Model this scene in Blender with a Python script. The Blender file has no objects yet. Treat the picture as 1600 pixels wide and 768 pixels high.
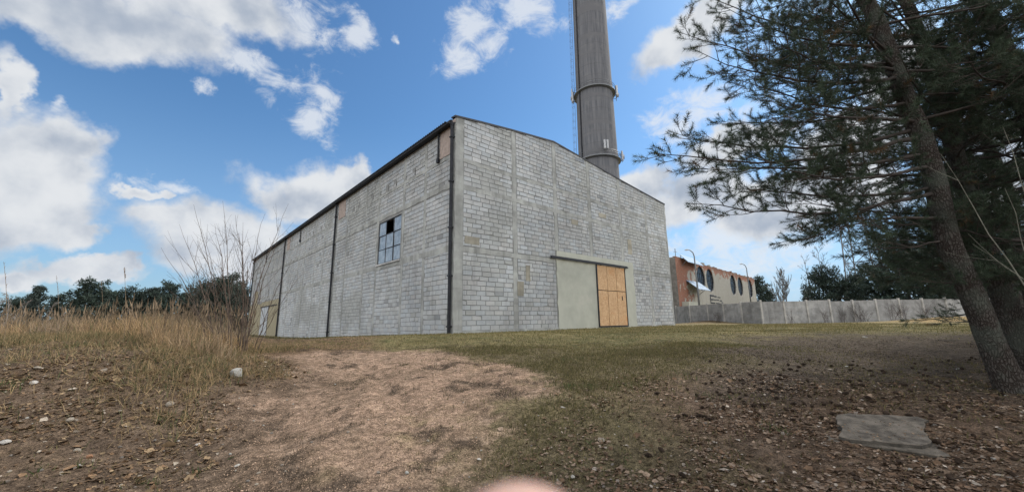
import bpy, math, random
import numpy as np
from math import radians, sin, cos, pi, atan2, hypot

# ------------------------------------------------------------------ camera, light, exposure
sc = bpy.context.scene
col = sc.collection
EYE = 1.6
F = 605.0; CX, CY = 800.0, 384.0           # focal length and centre, in pixels of the 1600 px wide photograph
PITCH, ROLL = radians(10.95), radians(0.8)
fw = np.array([0, cos(PITCH), sin(PITCH)]); _r = np.array([1., 0, 0]); _u = np.cross(_r, fw)
RT = cos(ROLL) * _r - sin(ROLL) * _u; UP = cos(ROLL) * _u + sin(ROLL) * _r
EYEP = np.array([0, 0, EYE])
cam_d = bpy.data.cameras.new('camera'); cam = bpy.data.objects.new('camera', cam_d); col.objects.link(cam)
import mathutils
M = mathutils.Matrix(((RT[0], UP[0], -fw[0], 0), (RT[1], UP[1], -fw[1], 0), (RT[2], UP[2], -fw[2], EYE), (0, 0, 0, 1)))
cam.matrix_world = M
cam_d.sensor_width = 36; cam_d.lens = 36 * F / 1600; cam_d.clip_start = 0.01; cam_d.clip_end = 6000
cam_d.dof.use_dof = True; cam_d.dof.focus_distance = 14.0; cam_d.dof.aperture_fstop = 4.4
sc.camera = cam
SUN_AZ, SUN_EL = radians(54), radians(45)     # azimuth from +Y towards +X
sun_d = bpy.data.lights.new('sun', 'SUN'); sun = bpy.data.objects.new('sun', sun_d); col.objects.link(sun)
sun_d.energy = 3.4; sun_d.angle = radians(7); sun_d.color = (1, .94, .85)
sdir = mathutils.Vector((sin(SUN_AZ) * cos(SUN_EL), cos(SUN_AZ) * cos(SUN_EL), sin(SUN_EL)))
sun.rotation_euler = sdir.to_track_quat('Z', 'Y').to_euler()
sc.view_settings.view_transform = 'Standard'; sc.view_settings.look = 'None'
sc.view_settings.exposure = 0.36; sc.view_settings.gamma = 1
sc.cycles.max_bounces = 6; sc.cycles.transparent_max_bounces = 8

def ray(x, y): return fw + RT * (x - CX) / F - UP * (y - CY) / F
def at(x, y, D):
    d = ray(x, y); return EYEP + d * (D / d[1])
def onplane(x, y, P0, n):
    d = ray(x, y); return EYEP + d * (((np.array(P0) - EYEP) @ n) / (d @ n))

# ------------------------------------------------------------------ node helpers
class NT:
    def __init__(s, tree): s.t = tree; s.n = tree.nodes; s.l = tree.links; s.n.clear()
    def add(s, typ, ins=None, **kw):
        n = s.n.new(typ)
        for k, v in kw.items(): setattr(n, k, v)
        for k, v in (ins or {}).items():
            if isinstance(v, bpy.types.NodeSocket): s.l.new(v, n.inputs[k])
            else: n.inputs[k].default_value = v
        return n
    def m(s, op, a, b=0.0, c=0.0, clamp=False):
        n = s.n.new('ShaderNodeMath'); n.operation = op; n.use_clamp = clamp
        for i, v in enumerate((a, b, c)):
            if isinstance(v, bpy.types.NodeSocket): s.l.new(v, n.inputs[i])
            else: n.inputs[i].default_value = v
        return n.outputs[0]
    def vm(s, op, a, b=(0, 0, 0), out=0):
        n = s.n.new('ShaderNodeVectorMath'); n.operation = op
        for i, v in enumerate((a, b)):
            if isinstance(v, bpy.types.NodeSocket): s.l.new(v, n.inputs[i])
            else: n.inputs[i].default_value = v
        return n.outputs[out]
    def mix(s, f, a, b, mode='MIX'):
        n = s.n.new('ShaderNodeMix'); n.data_type = 'RGBA'; n.blend_type = mode
        for i, v in ((0, f), (6, a), (7, b)):
            if isinstance(v, bpy.types.NodeSocket): s.l.new(v, n.inputs[i])
            else: n.inputs[i].default_value = v if i == 0 else (*v, 1) if len(v) == 3 else v
        return n.outputs[2]
    def ss(s, v, lo, hi, a=0.0, b=1.0):
        n = s.add('ShaderNodeMapRange', {0: v, 1: lo, 2: hi, 3: a, 4: b}, interpolation_type='SMOOTHSTEP'); return n.outputs[0]
    def noise(s, vec, scale, detail=4, rough=.55, out=0, dist=0.0):
        n = s.add('ShaderNodeTexNoise', {'Scale': scale, 'Detail': detail, 'Roughness': rough, 'Distortion': dist})
        if vec is not None: s.l.new(vec, n.inputs['Vector'])
        return n.outputs[out]

# ------------------------------------------------------------------ world: Nishita sky and cumulus clouds by direction
w = bpy.data.worlds.new('World'); sc.world = w; w.use_nodes = True
T = NT(w.node_tree)
sky = T.add('ShaderNodeTexSky', sky_type='NISHITA'); sky.sun_disc = False
sky.sun_elevation = SUN_EL; sky.sun_rotation = SUN_AZ; sky.altitude = 200; sky.air_density = 1.25; sky.dust_density = .9; sky.ozone_density = 3.0
tc = T.add('ShaderNodeTexCoord').outputs['Generated']
sx = T.add('ShaderNodeSeparateXYZ', {0: tc})
az = T.m('ARCTAN2', sx.outputs[0], sx.outputs[1]); el = T.m('ARCSINE', sx.outputs[2])
warp = T.vm('MULTIPLY', T.vm('SUBTRACT', T.noise(tc, 4.5, 3, .5, 1), (.5, .5, .5)), (.22, .16, .0))
fine = T.vm('MULTIPLY', T.vm('SUBTRACT', T.noise(tc, 19, 4, .62, 1), (.5, .5, .5)), (.075, .065, .0))
base = T.add('ShaderNodeCombineXYZ', {0: az, 1: el}).outputs[0]
P = T.vm('ADD', T.vm('ADD', base, warp), fine)
def blob_field(blobs, P):
    f = None
    for (x, y, rx, ry) in blobs:
        d = ray(x, y); a0 = atan2(d[0], d[1]); e0 = math.asin(d[2] / np.linalg.norm(d))
        d1 = ray(x + rx, y); d2 = ray(x, y - ry)
        ra = abs(atan2(d1[0], d1[1]) - a0) + 1e-4
        re = abs(math.asin(d2[2] / np.linalg.norm(d2)) - e0) + 1e-4
        q = T.vm('LENGTH', T.vm('MULTIPLY', T.vm('SUBTRACT', P, (a0, e0, 0)), (1 / ra, 1 / re, 0)), out=1)
        q = T.m('SUBTRACT', 1.0, q)
        if f is None: f = q
        else:
            n = T.m('SMOOTH_MAX', f, q, .22); f = n
    return f
cum = [(60, 5, 330, 62), (200, 32, 210, 62), (330, 0, 150, 60), (45, 255, 135, 100), (110, 215, 75, 50), (20, 345, 120, 60), (95, 375, 50, 30), (-10, 130, 36, 75), (215, 298, 34, 12),
       (475, 290, 82, 56), (520, 262, 40, 36), (556, 258, 28, 26), (440, 315, 60, 40), (235, 352, 52, 26), (325, 368, 130, 60), (385, 405, 60, 70), (300, 400, 90, 40),
       (120, 436, 110, 20), (185, 428, 30, 20), (20, 445, 50, 14), 
       (1045, 75, 66, 40), (1100, 30, 70, 40), (1000, 285, 55, 40), (1090, 300, 110, 46), (1200, 330, 130, 50), (1150, 225, 130, 30), (1330, 210, 150, 60), (1300, 300, 160, 40), (1400, 100, 90, 50), (1550, 250, 120, 90)]
wsp = [(545, 45, 36, 48), (502, 142, 46, 40), (748, 30, 44, 50), (775, 75, 40, 38), (830, 30, 50, 40), (470, 40, 52, 60), (400, 122, 80, 28), (300, 157, 30, 14), (830, 22, 48, 44), (613, 47, 10, 10), (475, 175, 60, 40), (720, 70, 50, 40), (70, 150, 25, 20), (260, 290, 70, 20), (1150, 380, 260, 60), (1080, 180, 120, 50), (950, 5, 90, 26), (620, 440, 60, 30)]
fc = blob_field(cum, P); fwp = blob_field(wsp, P)
# clouds over the rest of the sky, behind and beside the picture
aa = T.m('ABSOLUTE', az)
rest = T.m('ADD', T.m('MULTIPLY', T.m('SUBTRACT', T.noise(tc, 2.2, 2, .5), .52), 3.4), T.ss(aa, 1.05, 1.35, -3, .25))
fc = T.m('MAXIMUM', fc, rest)
n1 = T.noise(tc, 7.5, 6, .55); n2 = T.noise(T.vm('ADD', tc, (.022, 0.0, .034)), 7.5, 4, .5)
fd = T.m('ADD', T.m('ADD', fc, .06), T.m('ADD', T.m('MULTIPLY', T.m('SUBTRACT', n1, .5), .85), T.m('MULTIPLY', T.m('SUBTRACT', T.noise(tc, 26, 6, .62), .5), .42)))
dc = T.ss(fd, -.10, .46)
nw = T.noise(T.vm('MULTIPLY', tc, (1, 1, 1.6)), 16, 7, .68, dist=.6)
dw = T.m('MULTIPLY', T.ss(T.m('ADD', fwp, T.m('MULTIPLY', T.m('SUBTRACT', nw, .5), 2.4)), .05, 1.0), .80)
relief = T.m('MULTIPLY', T.m('SUBTRACT', n1, n2), 1.1)
big = T.noise(tc, 4.2, 3, .5)
thick = T.ss(fc, .1, .9)
lit = T.m('ADD', T.m('ADD', .80, relief), T.m('MULTIPLY', T.m('MULTIPLY', thick, T.ss(big, .38, .62)), -.22))
lit = T.m('MINIMUM', T.m('MAXIMUM', lit, .42), 1.05)
ccol = T.mix(T.ss(lit, .45, .95), (.31, .36, .44), (.60, .62, .645))
ccol = T.mix(T.ss(aa, 1.05, 1.5), ccol, (1.75, 1.70, 1.62))   # unseen clouds beside and behind the camera, brightened as added fill for the walls
# milky brightening low and towards the sun
hz = T.m('MULTIPLY', T.ss(el, .50, -.02), T.ss(az, -1.1, .7, .42, .74))
SKYK = .095
skyc = T.mix(1.0, sky.outputs[0], (SKYK * .66, SKYK * .95, SKYK * 1.15), 'MULTIPLY')
skyc = T.mix(hz, skyc, (.33, .47, .70))
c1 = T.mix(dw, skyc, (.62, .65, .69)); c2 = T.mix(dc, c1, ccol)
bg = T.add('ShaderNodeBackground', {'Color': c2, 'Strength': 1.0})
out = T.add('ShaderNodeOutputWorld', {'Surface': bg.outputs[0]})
try: w.cycles.sampling_method = 'MANUAL'; w.cycles.sample_map_resolution = 512
except Exception: pass

# ------------------------------------------------------------------ object helpers
def link(o): col.objects.link(o); return o
def props(o, label=None, cat=None, group=None, kind=None):
    if label: o['label'] = label
    if cat: o['category'] = cat
    if group: o['group'] = group
    if kind: o['kind'] = kind
    return o
def thing(name, label, cat, loc=(0, 0, 0), rz=0.0, group=None):
    o = bpy.data.objects.new(name, None); o.location = loc; o.rotation_euler = (0, 0, rz); link(o)
    return props(o, label, cat, group)
class MB:
    """collects faces (with a colour each) for one mesh"""
    def __init__(s): s.v = []; s.f = []; s.c = []; s.nv = 0; s.np = []
    def face(s, pts, c=(.5, .5, .5)):
        i = s.nv; s.v += [tuple(p) for p in pts]; s.nv += len(pts); s.f.append(tuple(range(i, i + len(pts)))); s.c.append(c)
    def box(s, a, b, c=(.5, .5, .5), skip=''):
        x0, y0, z0 = a; x1, y1, z1 = b
        if x0 > x1: x0, x1 = x1, x0
        if y0 > y1: y0, y1 = y1, y0
        if z0 > z1: z0, z1 = z1, z0
        P = [(x0, y0, z0), (x1, y0, z0), (x1, y1, z0), (x0, y1, z0), (x0, y0, z1), (x1, y0, z1), (x1, y1, z1), (x0, y1, z1)]
        for f in ((0, 3, 2, 1), (4, 5, 6, 7), (0, 1, 5, 4), (1, 2, 6, 5), (2, 3, 7, 6), (3, 0, 4, 7)): s.face([P[i] for i in f], c)
    def hexa(s, P, c=(.5, .5, .5)):
        for f in ((0, 3, 2, 1), (4, 5, 6, 7), (0, 1, 5, 4), (1, 2, 6, 5), (2, 3, 7, 6), (3, 0, 4, 7)): s.face([P[i] for i in f], c)
    def tube(s, pts, rad, n=8, c=(.5, .5, .5), cap=True):
        pts = [np.array(p, float) for p in pts]
        if not hasattr(rad, '__len__'): rad = [rad] * len(pts)
        rings = []; ref = None
        for i, p in enumerate(pts):
            t = pts[min(i + 1, len(pts) - 1)] - pts[max(i - 1, 0)]; t = t / (np.linalg.norm(t) + 1e-9)
            if ref is None: ref = np.array([0, 0, 1.]) if abs(t[2]) < .8 else np.array([1., 0, 0])
            a = np.cross(t, ref); a /= np.linalg.norm(a) + 1e-9; b = np.cross(a, t); ref = b
            rings.append([tuple(p + rad[i] * (cos(2 * pi * k / n) * a + sin(2 * pi * k / n) * b)) for k in range(n)])
        base = s.nv
        for r in rings: s.v += r
        s.nv += n * len(rings)
        for i in range(len(rings) - 1):
            for k in range(n):
                s.f.append((base + i * n + k, base + i * n + (k + 1) % n, base + (i + 1) * n + (k + 1) % n, base + (i + 1) * n + k)); s.c.append(c)
        if cap:
            s.f.append(tuple(base + k for k in range(n))[::-1]); s.c.append(c)
            s.f.append(tuple(base + (len(rings) - 1) * n + k for k in range(n))); s.c.append(c)
    def build(s, name, mat, parent=None, smooth=False, loc=None):
        me = bpy.data.meshes.new(name); me.from_pydata(s.v, [], s.f)
        ca = me.color_attributes.new('Col', 'FLOAT_COLOR', 'CORNER')
        n = [len(f) for f in s.f]
        cc = np.repeat(np.array(s.c, dtype=np.float32).reshape(-1, 3), n, axis=0)
        cc = np.concatenate([cc, np.ones((len(cc), 1), np.float32)], 1)
        ca.data.foreach_set('color', cc.ravel())
        me.materials.append(mat)
        if smooth: me.polygons.foreach_set('use_smooth', [True] * len(me.polygons))
        o = link(bpy.data.objects.new(name, me))
        if parent is not None: o.parent = parent
        if loc is not None: o.location = loc
        return o
def npmesh(name, V, Fc, mat, C=None, parent=None, smooth=False):
    """V (n,3), Fc (m,k) equal-size faces, C (n,3) colour per vertex"""
    me = bpy.data.meshes.new(name); k = Fc.shape[1]
    me.vertices.add(len(V)); me.vertices.foreach_set('co', V.astype(np.float32).ravel())
    me.loops.add(Fc.size); me.loops.foreach_set('vertex_index', Fc.astype(np.int32).ravel())
    me.polygons.add(len(Fc)); me.polygons.foreach_set('loop_start', np.arange(0, Fc.size, k, dtype=np.int32))
    me.polygons.foreach_set('loop_total', np.full(len(Fc), k, dtype=np.int32))
    if smooth: me.polygons.foreach_set('use_smooth', np.ones(len(Fc), dtype=bool))
    if C is not None:
        ca = me.color_attributes.new('Col', 'FLOAT_COLOR', 'POINT')
        ca.data.foreach_set('color', np.concatenate([C, np.ones((len(C), 1))], 1).astype(np.float32).ravel())
    me.update(calc_edges=True); me.materials.append(mat)
    o = link(bpy.data.objects.new(name, me))
    if parent is not None: o.parent = parent
    return o
def scatter(name, tv, tf, pos, rot, scl, colr, mat, parent=None, smooth=False):
    """one mesh holding many copies of a template: pos (n,3), rot (n,3,3), scl (n,3), colr (n,3)"""
    n = len(pos); tv = np.array(tv, float); tf = np.array(tf, int)
    V = np.einsum('nij,nkj->nki', rot, tv[None] * scl[:, None, :]) + pos[:, None, :]
    Fc = (tf[None] + (np.arange(n) * len(tv))[:, None, None]).reshape(-1, tf.shape[1])
    C = np.repeat(colr, len(tv), axis=0)
    return npmesh(name, V.reshape(-1, 3), Fc, mat, C, parent, smooth)
def rotz(a):
    n = len(a); R = np.zeros((n, 3, 3)); R[:, 0, 0] = np.cos(a); R[:, 0, 1] = -np.sin(a); R[:, 1, 0] = np.sin(a); R[:, 1, 1] = np.cos(a); R[:, 2, 2] = 1; return R
def roteul(rng, n, tilt):
    a = rng.uniform(0, 2 * pi, n); t = rng.normal(0, tilt, n); b = rng.uniform(0, 2 * pi, n)
    X = np.zeros((n, 3, 3)); X[:, 0, 0] = 1; X[:, 1, 1] = np.cos(t); X[:, 1, 2] = -np.sin(t); X[:, 2, 1] = np.sin(t); X[:, 2, 2] = np.cos(t)
    return rotz(a) @ X @ rotz(b)

rng = np.random.default_rng(7); random.seed(7)
_lat = np.random.default_rng(99).random((512, 512))
def vnoise(x, y):
    xi = np.floor(x).astype(int); yi = np.floor(y).astype(int); fx = x - xi; fy = y - yi
    fx = fx * fx * (3 - 2 * fx); fy = fy * fy * (3 - 2 * fy)
    g = lambda a, b: _lat[a % 512, b % 512]
    return (g(xi, yi) * (1 - fx) + g(xi + 1, yi) * fx) * (1 - fy) + (g(xi, yi + 1) * (1 - fx) + g(xi + 1, yi + 1) * fx) * fy
def fbm(x, y, s, o=4, r=.5, off=0.0):
    x = np.asarray(x, float) * s + 37.3 + off; y = np.asarray(y, float) * s + 11.7 + off * 1.7; a = 1; t = 0; z = 0
    for i in range(o): z = z + a * vnoise(x, y); t += a; a *= r; x = x * 2.03 + 5.1; y = y * 2.03 + 9.2
    return z / t - .5                                   # about -0.5 .. 0.5
def sst(x, a, b):
    t = np.clip((np.asarray(x, float) - a) / (b - a), 0, 1); return t * t * (3 - 2 * t)

# ------------------------------------------------------------------ materials
def mat_new(name):
    m = bpy.data.materials.new(name); m.use_nodes = True; return m, NT(m.node_tree)
def finish(T, colr, rough=.85, bump=None, bstr=.3, bdist=.01, metal=0.0, spec=.3, extra=None):
    p = T.add('ShaderNodeBsdfPrincipled', {'Base Color': colr, 'Roughness': rough, 'Metallic': metal, 'Specular IOR Level': spec})
    if bump is not None:
        b = T.add('ShaderNodeBump', {'Strength': bstr, 'Distance': bdist, 'Height': bump}); T.l.new(b.outputs[0], p.inputs['Normal'])
    if extra: extra(p)
    T.add('ShaderNodeOutputMaterial', {'Surface': p.outputs[0]}); return p
def vcol(T): return T.add('ShaderNodeVertexColor', layer_name='Col').outputs[0]
def obj_co(T): return T.add('ShaderNodeTexCoord').outputs['Object']
def m_vc(name, var=.35, scale=9, rough=.9, bstr=.4, bdist=.01, bscale=60, spec=.2, metal=0.0, trans=0.0, streak=0.0):
    m, T = mat_new(name); co = obj_co(T)
    n = T.noise(co, scale, 5, .6); k = T.ss(n, .25, .75, 1 - var, 1 + var)
    if streak:
        k = T.m('MULTIPLY', k, T.m('MULTIPLY', T.ss(T.noise(T.vm('MULTIPLY', co, (2.6, 2.6, .16)), 1.0, 5, .65), .50, .72, 1.0, 1 - streak), T.ss(T.noise(co, .42, 5, .6), .42, .66, 1.06, 1 - streak * .6)))
    c = T.mix(1.0, vcol(T), T.add('ShaderNodeCombineXYZ', {0: k, 1: k, 2: k}).outputs[0], 'MULTIPLY')
    b = T.noise(co, bscale, 4, .65) if bstr else None
    p = finish(T, c, rough, b, bstr, bdist, metal, spec)
    if trans:
        tr = T.add('ShaderNodeBsdfTranslucent', {'Color': c}); mx = T.add('ShaderNodeMixShader', {0: trans, 1: p.outputs[0], 2: tr.outputs[0]})
        T.l.new(mx.outputs[0], [n for n in T.n if n.bl_idname == 'ShaderNodeOutputMaterial'][0].inputs[0])
    return m
def m_plain(name, c, rough=.6, metal=0.0, var=.2, scale=6, bstr=.1, bscale=40, spec=.3, stain=None):
    m, T = mat_new(name); co = obj_co(T)
    n = T.noise(co, scale, 5, .6); k = T.ss(n, .25, .75, 1 - var, 1 + var)
    cc = T.mix(1.0, c, T.add('ShaderNodeCombineXYZ', {0: k, 1: k, 2: k}).outputs[0], 'MULTIPLY')
    if stain:
        s = T.ss(T.noise(co, scale * .6, 6, .65), .52, .66); cc = T.mix(s, cc, stain)
    finish(T, cc, rough, T.noise(co, bscale, 3, .6), bstr, .01, metal, spec); return m
MAT = {}
MAT['block'] = m_vc('aerated_block', .10, 1.6, .95, .5, .006, 45, streak=.16)
MAT['concrete'] = m_vc('rough_concrete', .22, 1.2, .95, .6, .01, 30, streak=.26)
MAT['plaster'] = m_plain('grey_green_render', (.40, .41, .36), .9, 0, .10, 1.1, .25, 35, .15, (.44, .44, .39))
MAT['tan'] = m_plain('tan_render', (.30, .27, .19), .9, 0, .12, 1.5, .2, 30, .15)
MAT['dark'] = m_plain('dark_painted_metal', (.022, .024, .03), .55, .3, .3, 5, .1, 30)
MAT['roof'] = m_plain('corrugated_dark_sheet', (.045, .05, .06), .5, .5, .3, 3, .1, 20)
MAT['whitemetal'] = m_plain('white_sheet_metal', (.42, .45, .48), .55, .1, .12, 4, .1, 20)
MAT['grey'] = m_plain('galvanised_grey', (.17, .18, .19), .5, .6, .2, 8, .1, 30)
MAT['lightgrey'] = m_plain('pale_antenna', (.45, .47, .5), .5, 0, .1, 8, .0, 30)
MAT['pink'] = m_plain('pink_brick_infill', (.34, .28, .25), .9, 0, .2, 5, .3, 40)
MAT['rock'] = m_vc('stone', .3, 14, .85, .6, .01, 50)
MAT['litter'] = m_vc('ground_litter', .3, 30, .9, 0, .01, 50, .15)
MAT['grass'] = m_vc('grass_blades', .15, 3, .85, 0, .01, 50, .15, 0, .25)
MAT['needles'] = m_vc('pine_needles', .3, 2.0, .6, 0, .01, 50, .25, 0, .14)
MAT['twig'] = m_vc('twig_bark', .3, 12, .95, .4, .004, 80)
MAT['slab'] = m_vc('weathered_slab', .55, 9, .95, .9, .012, 60)
MAT['fence'] = m_vc('precast_concrete', .25, 2.2, .92, .45, .01, 35, streak=.28)
def mk():
    m, T = mat_new('pine_bark'); co = obj_co(T)
    v = T.add('ShaderNodeTexVoronoi', {'Vector': T.vm('ADD', T.vm('MULTIPLY', co, (1, 1, .38)), T.vm('MULTIPLY', T.noise(co, 6, 3, .5, 1), (.08, .08, .08))), 'Scale': 34.0}, feature='DISTANCE_TO_EDGE').outputs[0]
    n = T.noise(co, 24, 5, .7)
    e = T.ss(v, 0, .22)
    c = T.mix(e, (.035, .028, .024), T.mix(n, (.048, .042, .038), (.105, .094, .085)))
    c = T.mix(T.ss(T.noise(co, 2.3, 4, .6), .45, .65), c, (.075, .08, .068))
    finish(T, c, .95, T.m('ADD', e, T.m('MULTIPLY', n, .5)), .9, .02, 0, .1); return m
MAT['bark'] = mk()
def mk():
    m, T = mat_new('chimney_concrete'); co = obj_co(T); s = T.add('ShaderNodeSeparateXYZ', {0: co})
    st = T.vm('MULTIPLY', co, (1.2, 1.2, .05)); n = T.noise(st, 2.2, 5, .65)
    z = T.m('FRACT', T.m('DIVIDE', s.outputs[2], 2.5)); ln = T.ss(T.m('ABSOLUTE', T.m('SUBTRACT', z, .5)), .47, .5)
    lift = T.noise(T.vm('MULTIPLY', co, (.02, .02, .4)), 1.0, 2, .5)
    b = T.noise(co, .8, 6, .7)
    c = T.mix(T.ss(n, .32, .68), (.108, .115, .13), (.185, .19, .205)); c = T.mix(T.m('MULTIPLY', ln, .65), c, (.10, .098, .098))
    c = T.mix(T.ss(lift, .45, .65), c, (.155, .158, .17)); c = T.mix(T.m('MULTIPLY', T.ss(b, .5, .75), .5), c, (.22, .22, .225))
    finish(T, c, .95, b, .3, .05, 0, .1); return m
MAT['chimney'] = mk()
def mk():
    m, T = mat_new('osb_board'); co = obj_co(T)
    v = T.add('ShaderNodeTexVoronoi', {'Vector': T.vm('ADD', T.vm('MULTIPLY', co, (1, 1, .55)), T.vm('MULTIPLY', T.noise(co, 5, 2, .5, 1), (.4, .4, .4))), 'Scale': 16.0})
    h = T.add('ShaderNodeSeparateColor', {0: v.outputs['Color']}).outputs[0]
    c = T.mix(h, (.42, .25, .125), (.60, .41, .245)); c = T.mix(T.ss(T.noise(co, .9, 4, .6), .55, .75), c, (.50, .25, .10))
    c = T.mix(T.m('MULTIPLY', T.ss(T.noise(co, 30, 3, .7), .6, .75), .5), c, (.2, .11, .06))
    finish(T, c, .75, h, .25, .004, 0, .25); return m
MAT['osb'] = mk()
def mk():
    m, T = mat_new('dusty_window_glass'); co = obj_co(T)
    c = T.mix(T.ss(T.noise(co, 2.5, 4, .6), .3, .7), (.19, .22, .25), (.33, .37, .41))
    finish(T, c, .16, None, 0, 0, 0, .8); return m
MAT['glass'] = mk()
def mk():
    m, T = mat_new('dark_window_glass'); co = obj_co(T)
    finish(T, T.mix(T.noise(co, 1.3, 3, .6), (.006, .010, .022), (.02, .028, .045)), .25, None, 0, 0, 0, .4); return m
MAT['darkglass'] = mk()
def mk():
    m, T = mat_new('solar_glass'); co = obj_co(T)
    b = T.add('ShaderNodeTexBrick', {'Vector': co, 'Scale': 1.0, 'Color1': (.20, .30, .42, 1), 'Color2': (.25, .35, .47, 1), 'Mortar': (.5, .55, .6, 1), 'Mortar Size': .02, 'Brick Width': 1.0, 'Row Height': .6})
    b.offset = 0
    finish(T, b.outputs[0], .3, None, 0, 0, 0, .7); return m
MAT['solar'] = mk()
def mk():
    m, T = mat_new('crumbling_plaster_on_brick'); co = obj_co(T); s = T.add('ShaderNodeSeparateXYZ', {0: co})
    sw = T.add('ShaderNodeCombineXYZ', {0: T.m('ADD', s.outputs[0], s.outputs[1]), 1: s.outputs[2]}).outputs[0]
    b = T.add('ShaderNodeTexBrick', {'Vector': sw, 'Scale': 1.0, 'Color1': (.30, .11, .07, 1), 'Color2': (.21, .085, .06, 1), 'Mortar': (.25, .2, .16, 1), 'Mortar Size': .012, 'Brick Width': .26, 'Row Height': .085}).outputs[0]
    n = T.noise(co, .8, 6, .66); n2 = T.noise(co, 2.2, 5, .6)
    pl = T.mix(n2, (.27, .265, .235), (.38, .37, .335)); pl = T.mix(T.ss(T.noise(T.vm('MULTIPLY', co, (1, 1, .2)), 1.5, 4, .6), .5, .75), pl, (.27, .25, .21))
    # the plaster is off near the left corner and along the parapet; a yellow patch low at the right end
    k = T.m('ADD', T.m('ADD', n, T.ss(s.outputs[0], 10.0, 1.0, 0, .31)), T.ss(s.outputs[2], 7.2, 9.2, 0, .27))
    mk_ = T.ss(k, .70, .73); c = T.mix(mk_, pl, b)
    yel = T.m('MULTIPLY', T.ss(T.m('ADD', n, T.ss(s.outputs[2], 4.2, 2.6, -.3, .16)), .50, .53), T.ss(s.outputs[0], 25, 27))
    c = T.mix(yel, c, (.36, .23, .10))
    top = T.ss(T.m('ADD', s.outputs[2], T.m('MULTIPLY', n2, .5)), 9.28, 9.35)
    c = T.mix(T.m('MULTIPLY', top, .6), c, (.2, .10, .07))
    finish(T, c, .9, T.m('ADD', n2, T.m('MULTIPLY', mk_, -.6)), .6, .03, 0, .1); return m
MAT['ruin'] = mk()
def mk():
    m, T = mat_new('skin'); co = obj_co(T)
    c = T.mix(T.noise(co, 120, 3, .5), (.50, .31, .25), (.57, .37, .30))
    def ex(p): p.inputs['Subsurface Weight'].default_value = .3; p.inputs['Subsurface Radius'].default_value = (.01, .004, .002)
    finish(T, c, .5, T.noise(co, 900, 2, .5), .15, .0005, 0, .4, ex); return m
MAT['skin'] = mk()
MAT['nail'] = m_plain('fingernail', (.68, .44, .36), .3, 0, .05, 50, 0, 30, .5)

# ------------------------------------------------------------------ the ground
D0 = 18.6
K = at(707, 521, D0); KZ = 1.05
AZR = radians(48.15); AZL = radians(-41.85)
uR = np.array([sin(AZR), cos(AZR)]); uL = np.array([sin(AZL), cos(AZL)])
GRAVEL = np.array([(-5.9, 9.3), (-5.3, 10.6), (-4.0, 11.0), (-1.9, 10.2), (-.7, 8.6), (.5, 7.2), (.45, 6.1), (-.1, 5.3), (-.5, 4.5), (-.45, 3.4), (-.5, 1.5), (-2.7, 1.5), (-2.6, 3.2), (-3.1, 4.7), (-3.9, 5.9), (-3.6, 7.3), (-4.6, 8.3)])
def poly_sd(x, y, poly):
    """signed distance to a polygon, positive inside"""
    x = np.asarray(x, float); y = np.asarray(y, float); d = np.full(x.shape, 1e9); ins = np.zeros(x.shape, bool); n = len(poly)
    for i in range(n):
        a = poly[i]; b = poly[(i + 1) % n]; e = b - a
        t = np.clip(((x - a[0]) * e[0] + (y - a[1]) * e[1]) / (e @ e), 0, 1)
        d = np.minimum(d, np.hypot(x - a[0] - t * e[0], y - a[1] - t * e[1]))
        c = ((a[1] > y) != (b[1] > y)) & (x < (b[0] - a[0]) * (y - a[1]) / (b[1] - a[1] + 1e-12) + a[0]); ins ^= c
    return np.where(ins, d, -d)
def tallmask(x, y):
    """where the tall dry grass stands: left of the track, behind the soil bank"""
    edge = np.interp(x, [-40, -14.3, -9.8, -6.5, -4.3, -3.9], [13.5, 11.0, 9.9, 7.6, 6.9, 6.6])
    front = sst(y - edge + .9 * fbm(x, y, .7, 3), -.15, .35)
    rb = np.interp(y, [5, 7, 8, 9.5, 12, 16, 25, 40], [-4.0, -4.2, -5.2, -6.2, -7.6, -11.5, -22, -40])
    return front * sst(rb - x + .8 * fbm(x, y, .9, 3, off=5), -.2, .7)
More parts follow.
